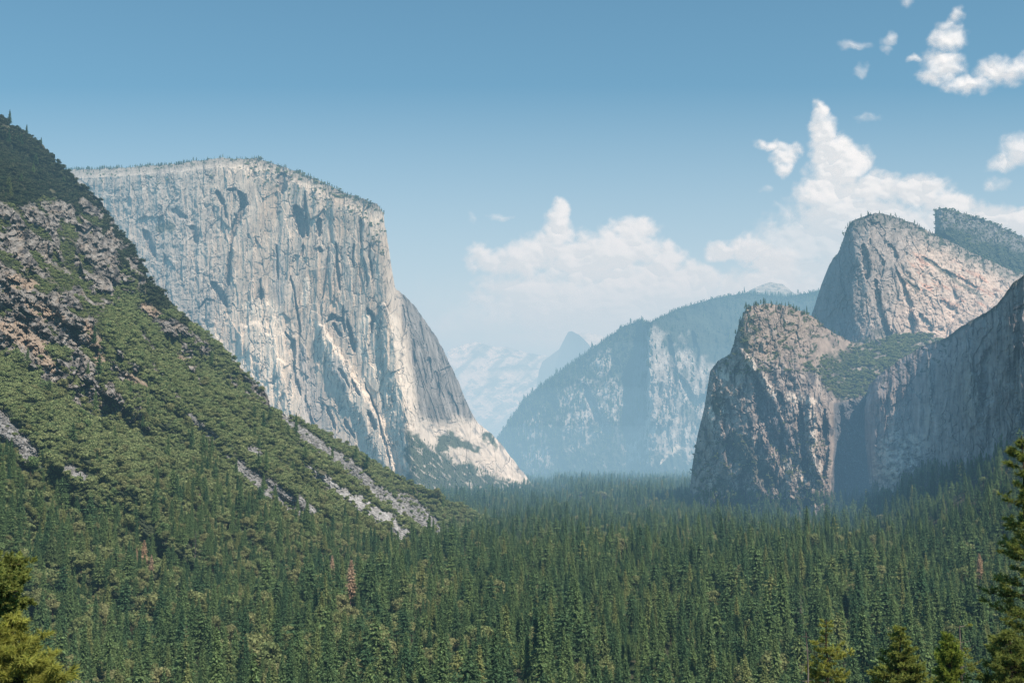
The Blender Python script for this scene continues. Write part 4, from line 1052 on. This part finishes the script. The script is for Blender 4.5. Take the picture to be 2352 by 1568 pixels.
vb = np.linspace(0, 1, bpP.shape[0])[:, None] + 0 * bpx
mass_on('back_peak_brush', bpP, bpx, bpy_, .25 + sm(.3, .0, vb) + np.exp(-(1 - vb) * 40), 2200, .8, 2.2, PB, 'brush and small trees on the dark far right summit')
mass_on('back_peak_trees', bpP, bpx, bpy_, np.exp(-(1 - vb) * 50), 120, .2, .45, PC, 'tiny trees on the far right summit skyline')
# bright broadleaf trees under the shaded recess
P1, Y1 = jitter_grid(560, 960, 2150, 2560, 13)
z1 = floor_z(P1, Y1); a, b = to_px(P1, Y1, z1)
k = (poly(a, b, [(1900,1165),(1960,1135),(2040,1125),(2130,1110),(2160,1150),(2080,1180),(1950,1185)], 6) > .5)
if k.sum(): scatter('maple_grove', np.stack([P1[k], Y1[k], z1[k]], -1), rng.uniform(.9, 1.6, k.sum()), rng.uniform(0, 6, k.sum()), rng.integers(0, 3, k.sum()),
        [proto('maple_source', (lambda m: (m.materials.clear(), m.materials.append(M_LIGHTOAK), m)[-1])(OAK[i][0].copy()), None) for i in range(3)], 'bright green broadleaf grove below the shaded recess')

# ------------------------------------------------------------------ foreground pines
def tufts(P, D, n, L, r, w, tint):
    """needle sprays: n thin blades around each direction D at each point P"""
    k = np.repeat(np.arange(len(P)), n); m = len(k)
    P = np.array(P)[k]; D = np.array(D)[k]
    q = D * r.uniform(.3, 1.2, (m, 1)) + r.normal(size=(m, 3)) * .55; q /= np.linalg.norm(q, axis=1, keepdims=True)
    s = np.cross(q, r.normal(size=(m, 3))); s /= np.linalg.norm(s, axis=1, keepdims=True) + 1e-6
    l = L * r.uniform(.6, 1.15, (m, 1)); o = P - D * L * r.uniform(0, .9, (m, 1))
    return np.stack([o - s * w, o + s * w, o + q * l], 1).reshape(-1, 3), np.repeat(np.array(tint)[k], 3)
def big_pine(name, loc, H, prof, mat, seed, label, cat='pine tree', group=None, z0=.2, nlayer=34, lean=(0, 0), tl=.26, tn=22, dens=1.0, rt=.28, bare=0.0, twigs=6, needle_w=.02, up=.1, bark=None, azi=None):
    """prof(f) = crown radius at height fraction f; branches are limbs of the trunk part, sprays the crown"""
    r = np.random.default_rng(seed); bark = bark or M_BARK
    e = bpy.data.objects.new(name, None); C.objects.link(e); e.location = loc; tag(e, label, cat, group)
    axis = lambda z: np.array([lean[0] * z / H, lean[1] * z / H, z])
    tp = [tube([axis(z) + (r.normal(size=3) * .03 * (1, 1, 0)) for z in np.linspace(-1, H, 16)], [rt * (1 - .93 * i / 15) + .012 for i in range(16)], 8)]
    TP = []; TD = []; tint = []; limbs = []
    for j in range(nlayer):
        f = z0 + (1 - z0) * (j + r.random()) / nlayer; z = f * H
        R = prof(f) * r.uniform(.65, 1.15)
        nb_ = r.integers(2, 5)
        for b in range(nb_):
            a = r.uniform(0, 6.283) if azi is None else azi + r.normal() * .5
            L = max(.25, R * r.uniform(.6, 1.1))
            d = np.array([math.cos(a), math.sin(a), up + r.normal() * .12])
            o = axis(z); pts_ = []
            for k in range(6):
                q = k / 5
                pts_.append(o + d * L * q + np.array([0, 0, -.10 * L * q + .28 * L * q ** 2.6]) + r.normal(size=3) * .03 * L * q)
            limbs.append(tube(pts_, [max(.008, .012 * L + .012) * (1 - .8 * k / 5) for k in range(6)], 4))
            if r.random() < bare: continue
            nt_ = max(2, int(twigs * L * dens))
            for k in range(nt_):
                q = 1 - (r.random() ** 1.4) * .75
                i0 = min(4, int(q * 5)); p = pts_[i0] + (pts_[i0 + 1] - pts_[i0]) * (q * 5 - i0)
                td = d * .7 + r.normal(size=3) * .6; td[2] = abs(td[2]) * .6 + .05; td /= np.linalg.norm(td)
                tlg = L * .16 * r.uniform(.5, 1.5) + .08
                p2 = p + td * tlg
                if r.random() < .5: limbs.append(tube([p, p2], [.008, .005], 3))
                TP.append(p2); TD.append(td); tint.append((.7 + .6 * r.random()) * (.75 + .35 * q))
    V, tint = tufts(TP, TD, tn, tl, r, needle_w, tint)
    tm = tri_mesh('crown', V, np.arange(len(V)).reshape(-1, 3), np.array(tint), mat)
    tv, tt_ = merge(tp); o1 = bpy.data.objects.new('trunk', tri_mesh('trunk', tv, tt_, np.ones(len(tv)), bark, True)); C.objects.link(o1); o1.parent = e
    lv, lt_ = merge(limbs); o3 = bpy.data.objects.new('branches', tri_mesh('branches', lv, lt_, np.ones(len(lv)), bark, True)); C.objects.link(o3); o3.parent = e
    o2 = bpy.data.objects.new('crown', tm); C.objects.link(o2); o2.parent = e
    return e
def pine_at(px, py_top, Y, **kw):
    p = at(px, py_top, Y); z = float(floor_z(p[0], Y)) - .2
    return (float(p[0]), float(Y), z), float(p[2] - z)
# right edge pine
loc, H = pine_at(2346, 1000, 62)
def pr_right(f):
    return float(np.interp(f, [.2, .45, .58, .64, .70, .76, .82, .88, .93, 1], [1.2, 1.9, 2.5, 1.9, 1.6, 2.3, 1.6, .9, 1.5, .3]))
big_pine('pine_tree', loc, H, pr_right, M_PINE_DARK, 11, 'tall dark shaded pine filling the right edge', z0=.42, nlayer=44, tl=.26, tn=22, rt=.24, twigs=11, dens=1.1, needle_w=.026)
loc, H = pine_at(2318, 1448, 60)
big_pine('pine_tree', loc, H, lambda f: float(np.interp(f, [0, .6, .8, .95, 1], [2.4, 2.3, 1.7, .8, .4])), M_PINE_DARK, 12, 'dark bushy pine in the bottom right corner under the tall pine', z0=.45, nlayer=60, tl=.24, tn=26, twigs=14, needle_w=.026)
loc, H = pine_at(1897, 1422, 66)
big_pine('pine_tree', loc, H, lambda f: float(np.interp(f, [0, .6, .75, .88, .96, 1], [1.9, 1.9, 1.6, 1.2, .55, .2])), M_PINE_YEL, 13, 'sparse yellowing pine with a bare dark trunk at the bottom edge', z0=.5, nlayer=48, tl=.2, tn=24, dens=1, bare=.25, twigs=12, needle_w=.024, rt=.2)
loc, H = pine_at(1852, 1452, 64)
big_pine('dead_snag', loc, H, lambda f: float(np.interp(f, [0, .7, 1], [1.2, .9, .3])), M_PINE_YEL, 14, 'thin bare dead trunk with a few broken branches, left of the yellowing pine', 'dead tree', z0=.55, nlayer=9, bare=.93, rt=.17, tn=8, bark=M_BARK_LIGHT, up=-.1)
loc, H = pine_at(2066, 1440, 72)
big_pine('cedar_tree', loc, H, lambda f: float(np.interp(f, [0, .6, .8, .88, .96, 1], [2.3, 2.3, 1.9, 1.1, .6, .2])), M_CEDAR, 15, 'rounded green cedar with a pointed top at the bottom edge', 'cedar', z0=.5, nlayer=70, tl=.2, tn=26, twigs=18, needle_w=.03)
loc, H = pine_at(2178, 1462, 62)
big_pine('pine_tree', loc, H, lambda f: float(np.interp(f, [0, .7, .9, 1], [1.3, 1.1, .6, .15])), M_PINE, 16, 'narrow young pine with upright shoots, right of the cedar', z0=.5, nlayer=60, tl=.2, tn=24, twigs=16, up=.9, needle_w=.024)
loc, H = pine_at(2204, 1436, 68)
big_pine('pine_tree', loc, H, lambda f: float(np.interp(f, [0, .7, .9, 1], [1.3, 1.2, 1.0, .6])), M_PINE_YEL, 17, 'straggly yellow green pine with a forked pale top, behind the narrow young pine', z0=.62, nlayer=13, tl=.18, tn=18, twigs=6, bare=.35, bark=M_BARK_LIGHT, needle_w=.02)
# left corner
loc, H = pine_at(30, 1412, 48)
big_pine('pine_tree', loc, H, lambda f: float(np.interp(f, [0, .72, .82, .9, .96, 1], [2.3, 2.1, 1.7, 1.1, .6, .25])), M_PINE_YEL, 18, 'sunlit yellow green pine in the bottom left corner', z0=.55, nlayer=56, tl=.3, tn=34, twigs=12, needle_w=.022)
loc, H = pine_at(-70, 1230, 40)
big_pine('oak_tree', loc, H, lambda f: float(np.interp(f, [0, .78, .82, .90, .94, 1], [.9, .9, 2.3, 2.3, .7, .2])), M_PINE_DARK, 19, 'dark overhanging bough above the yellow green pine, bottom left', 'tree', z0=.66, nlayer=60, tl=.16, tn=26, twigs=22, needle_w=.04, up=-.05)

# ------------------------------------------------------------------ clouds
def cloud_mat():
    m, t, N, L = nt('cloud_vapour')
    out = N.new('ShaderNodeOutputMaterial')
    a = N.new('ShaderNodeAttribute'); a.attribute_name = 'alpha'
    d = N.new('ShaderNodeBsdfDiffuse'); d.inputs['Color'].default_value = (.36, .34, .325, 1)
    tr = N.new('ShaderNodeBsdfTranslucent'); tr.inputs['Color'].default_value = (.4, .38, .37, 1)
    m1 = N.new('ShaderNodeMixShader'); m1.inputs[0].default_value = .22
    L.new(d.outputs[0], m1.inputs[1]); L.new(tr.outputs[0], m1.inputs[2])
    em = N.new('ShaderNodeEmission'); em.inputs['Color'].default_value = (1.0, .945, .905, 1); em.inputs['Strength'].default_value = .80  # added glow brightens the cloud in place of scattered light
    ad = N.new('ShaderNodeAddShader'); L.new(m1.outputs[0], ad.inputs[0]); L.new(em.outputs[0], ad.inputs[1])
    tp = N.new('ShaderNodeBsdfTransparent'); mx = N.new('ShaderNodeMixShader')
    L.new(a.outputs['Fac'], mx.inputs[0]); L.new(tp.outputs[0], mx.inputs[1]); L.new(ad.outputs[0], mx.inputs[2])
    L.new(mx.outputs[0], out.inputs[0])
    return m
M_CLOUD = cloud_mat()
def cloud(box, blobs, seed, Y, label, step=2.6, soft=.30, amp=1.0, fade=None, thin=1.0):
    x0, y0, x1, y1 = box
    PX, PY = np.meshgrid(np.arange(x0, x1, step), np.arange(y1, y0, -step))
    wx = PX + 14 * fbm(PX / 45, PY / 45, 4, seed); wy = PY + 14 * fbm(PX / 45, PY / 45, 4, seed + 1)
    D = np.full(PX.shape, -2.0)
    acc = np.zeros(PX.shape)
    for b in blobs:
        cx, cy, rx, ry = b[:4]; w = b[4] if len(b) > 4 else 1.0
        q = w * (1 - ((wx - cx) / rx) ** 2 - ((wy - cy) / ry) ** 2)
        D = np.maximum(D, q); acc += np.clip(q, 0, 1)
    bil = 0; a_ = 1; tt0 = 0
    for i in range(5):
        bil = bil + a_ * (1 - 2.2 * np.abs(gn(PX / 46 * 2 ** i, PY / 40 * 2 ** i, seed + 5 + i))); tt0 += a_; a_ *= .55
    bil = bil / tt0; bilL = blur(bil, 5)
    n = D + amp * (.42 * bil - .25) + .18 * fbm(PX / 80, PY / 60, 3, seed + 31)
    al = sm(-.16, soft * 2.1, n) * thin
    if fade is not None: al = al * fade(PX, PY)
    al *= sm(0, 14, PX - x0) * sm(0, 14, x1 - PX) * sm(0, 14, PY - y0) * sm(0, 14, y1 - PY)
    bulge = np.sqrt(np.clip(D + .4, 0, 2)) * 500 + np.clip(acc, 0, 3) * 160 + bilL * 190 + 260 * fbm(PX / 80, PY / 60, 3, seed + 41)
    Yd = Y - bulge
    s, t = st(PX, PY)
    P = np.stack([s * Yd, Yd, CAMZ + t * Yd], -1)
    keep = (al[:-1, :-1] + al[1:, 1:] + al[1:, :-1] + al[:-1, 1:]) > .01
    o = grid_mesh('cloud', P, np.ones(PX.shape + (3,)), M_CLOUD, True, keep, {'alpha': al})
    o.visible_shadow = True
    return tag(o, label, 'cloud', 'white cumulus clouds in the blue sky')
A_ = [(1285,495,28,42),(1278,540,45,55),(1240,580,80,55),(1105,590,45,36,.8),(1140,602,55,34,.8),(1195,600,60,50),(1455,528,70,36),(1430,575,110,62),(1340,600,110,75),(1535,600,50,48),(1590,650,100,60),(1470,670,200,85),(1330,700,160,70),
      (1720,575,70,38),(1655,580,45,26),(1780,612,70,50),(1740,680,170,70),(1600,720,220,70),(1230,690,170,80,.9),(1450,740,300,90,.9)]
cloud((1000, 420, 1990, 830), A_, 1001, 26000, 'broad bank of cumulus above the hazy ridge, with a thin turret on its left', fade=lambda x, y: .97 - .1 * sm(600, 760, y), soft=.34)
cloud((700, 500, 2560, 900), [(1000,820,360,170,.8),(1150,780,360,170,.8),(1400,760,380,150,.9),(1700,720,420,170,.9),(2100,650,420,170,.8),(2400,620,300,150,.8)], 1151, 27500, 'wide pale veil of cloud low over the valley end', step=4, soft=1.2, fade=lambda x, y: .97 * sm(530, 700, y + 30 * fbm(x / 120, y / 60, 3, 1161)), amp=.5)
A2 = [(1090,730,75,42,.9),(1040,752,70,40,.9),(1130,750,80,40,.9),(1240,735,90,45,.9),(1330,715,60,55,.9),(1380,770,110,50,.9),(1200,780,220,40,.8)]
cloud((930, 660, 1520, 850), A2, 1101, 25000, 'low pale cloud just above the white far mountain', fade=lambda x, y: .72 - .0 * y, soft=.8)
B_ = [(1884,262,22,36),(1890,300,40,45),(1915,345,62,48),(1960,372,50,50),(1925,395,85,48),(1770,334,38,14,.8),(1805,352,40,26,.8),(1800,385,26,26,.7),(1900,450,85,52),(2000,430,90,45),(2110,440,95,42),(2185,478,80,48),(2270,500,90,42),(2350,510,60,38),
      (2450,520,80,40),(1960,500,190,75),(1850,560,150,75),(2100,540,200,70),(1880,640,150,90)]
cloud((1690, 210, 2520, 760), B_, 1201, 24000, 'tall towering cumulus behind the sunlit right peak', fade=lambda x, y: .95 - .30 * sm(440, 560, y) * (1 - sm(1950, 2250, x)), soft=.36)
cloud((2060, 0, 2420, 240), [(2178,92,50,38),(2165,150,58,45),(2140,175,40,20,.8),(2200,38,20,26,.6),(2175,62,30,18,.6),(2225,195,75,24),(2300,165,75,40),(2370,150,60,34),(2100,135,22,12,.6)], 1301, 23000, 'bright puffy cloud in the upper right corner', soft=.5, fade=lambda x, y: .93 + 0 * x)
cloud((2230, 270, 2480, 470), [(2345,345,60,46),(2300,375,42,26,.9),(2290,425,32,18,.6),(2400,350,60,50)], 1401, 23500, 'small cloud at the right edge above the far summit', soft=.45, fade=lambda x, y: .85 + 0 * x)
for i, (bx, bl, lab) in enumerate([
    ((1900, 70, 2020, 135), [(1960,104,46,13,.8)], 'thin flat wisp of cloud left of the bright puffy cloud'),
    ((2005, 55, 2080, 150), [(2045,92,22,20,.8),(2038,115,14,16,.6)], 'small upright wisp of cloud just left of the bright puffy cloud'),
    ((1945, 130, 2015, 195), [(1976,162,22,22,.8)], 'small round wisp of cloud below the thin flat wisp'),
    ((1950, 250, 2035, 295), [(1990,270,34,12,.6)], 'faint wisp of cloud beside the top of the tall cumulus'),
    ((1070, 470, 1200, 540), [(1150,498,38,9,.7),(1085,500,9,20,.5)], 'faint wisps of cloud left of the thin turret'),
    ((2050, -10, 2120, 30), [(2082,8,22,14,.6)], 'tiny wisp of cloud at the top edge'),
    ((1725, 415, 1800, 460), [(1760,437,20,13,.6)], 'tiny isolated wisp of cloud left of the tall cumulus')]):
    cloud(bx, bl, 1500 + 20 * i, 23000, lab, step=1.8, soft=.7, thin=.75)

# ------------------------------------------------------------------ haze
def haze_box(name, x0, x1, y0, y1, z0, z1, sig, colr, label):
    v = [(x, y, z) for x in (x0, x1) for y in (y0, y1) for z in (z0, z1)]
    f = [(0, 1, 3, 2), (4, 6, 7, 5), (0, 4, 5, 1), (2, 3, 7, 6), (0, 2, 6, 4), (1, 5, 7, 3)]
    me = bpy.data.meshes.new(name); me.from_pydata(v, [], f); me.update()
    o = bpy.data.objects.new(name, me); C.objects.link(o)
    m, t, N, L = nt(name)
    out = N.new('ShaderNodeOutputMaterial')
    mxs = max(sig) * 1.6
    ab = N.new('ShaderNodeVolumeAbsorption'); ab.inputs['Density'].default_value = mxs
    ab.inputs['Color'].default_value = (*[1 - s / mxs for s in sig], 1)
    em = N.new('ShaderNodeEmission'); k = [s * c for s, c in zip(sig, colr)]; mk = max(k)
    em.inputs['Color'].default_value = (*[q / mk for q in k], 1); em.inputs['Strength'].default_value = mk  # haze glows by itself, standing in for scattered sunlight
    ad = N.new('ShaderNodeAddShader'); L.new(ab.outputs[0], ad.inputs[0]); L.new(em.outputs[0], ad.inputs[1]); L.new(ad.outputs[0], out.inputs['Volume'])
    me.materials.append(m)
    return tag(o, label, kind='stuff')
def haze_bank(name, c, r, sig, colr, label):
    o = haze_box(name, 0, 1, 0, 1, 0, 1, sig, colr, label)
    import bmesh
    bm = bmesh.new(); bmesh.ops.create_uvsphere(bm, u_segments=128, v_segments=64, radius=1)
    bmesh.ops.scale(bm, vec=r, verts=bm.verts); bm.to_mesh(o.data); bm.free()
    o.data.polygons.foreach_set('use_smooth', [True] * len(o.data.polygons)); o.location = c
    return o
haze_box('haze', -14000, 14000, -400, 23900, -200, 1900, (.29e-4, .38e-4, .44e-4), (.40, .57, .66), 'thin blue summer haze over the whole valley')
haze_box('haze', -14500, 14500, 1750, 23850, -190, 1560, (.52e-4, .76e-4, .92e-4), (.44, .63, .75), 'thicker blue haze in the far half of the valley')
haze_box('haze', -16000, 16000, 8300, 23800, -150, 2900, (.90e-4, .94e-4, .94e-4), (.86, .875, .875), 'whitish haze at the far end of the valley')
for rz_, k_ in ((260, 1.0), (480, .9), (760, .8), (1150, 1.0)):
    haze_bank('haze', (500, 6000 + rz_, 40), (2700 + rz_, 1500 + rz_ * .3, rz_), (.62e-4 * k_, .74e-4 * k_, .80e-4 * k_), (.50, .69, .81), 'pale smoke lying on the valley floor below the far ridge')['group'] = 'layers of smoke below the far ridge'
haze_bank('haze', (1000, 2150, 150), (620, 620, 330), (.5e-4, .8e-4, 1.1e-4), (.32, .47, .62), 'blue haze in front of the shaded cliff wall')

# ------------------------------------------------------------------ light
SUN_EL, SUN_AZ = math.radians(52), math.radians(143)      # azimuth clockwise from the view direction
w = bpy.data.worlds.new('World'); S.world = w; w.use_nodes = True
N, L = w.node_tree.nodes, w.node_tree.links
bg = N['Background']; sky = N.new('ShaderNodeTexSky'); sky.sky_type = 'NISHITA'; sky.sun_disc = False
sky.sun_elevation = SUN_EL; sky.sun_rotation = SUN_AZ; sky.altitude = 1300; sky.air_density = 1.0; sky.dust_density = .6; sky.ozone_density = 1.5
tn_ = N.new('ShaderNodeVectorMath'); tn_.operation = 'MULTIPLY'; tn_.inputs[1].default_value = (.46, .84, .87)
L.new(sky.outputs[0], tn_.inputs[0]); L.new(tn_.outputs[0], bg.inputs[0]); bg.inputs[1].default_value = .135
sd = bpy.data.lights.new('sun', 'SUN'); sd.energy = 5.0; sd.angle = math.radians(.5); sd.color = (1, .925, .80)
so = bpy.data.objects.new('sun', sd); C.objects.link(so)
dirv = Vector((math.sin(SUN_AZ) * math.cos(SUN_EL), math.cos(SUN_AZ) * math.cos(SUN_EL), math.sin(SUN_EL)))
so.rotation_euler = dirv.to_track_quat('Z', 'Y').to_euler(); so.location = dirv * 9000
S.view_settings.view_transform = 'Standard'; S.view_settings.look = 'None'; S.view_settings.exposure = 0; S.view_settings.gamma = 1
S.render.engine = 'CYCLES'
S.cycles.max_bounces = 4; S.cycles.diffuse_bounces = 2; S.cycles.transparent_max_bounces = 12; S.cycles.volume_bounces = 0
S.cycles.use_denoising = True; S.cycles.use_adaptive_sampling = True; S.cycles.adaptive_threshold = .022; S.cycles.adaptive_min_samples = 20
print('counts', len(con), len(oak), nb, 'things', kc.sum(), ko.sum())
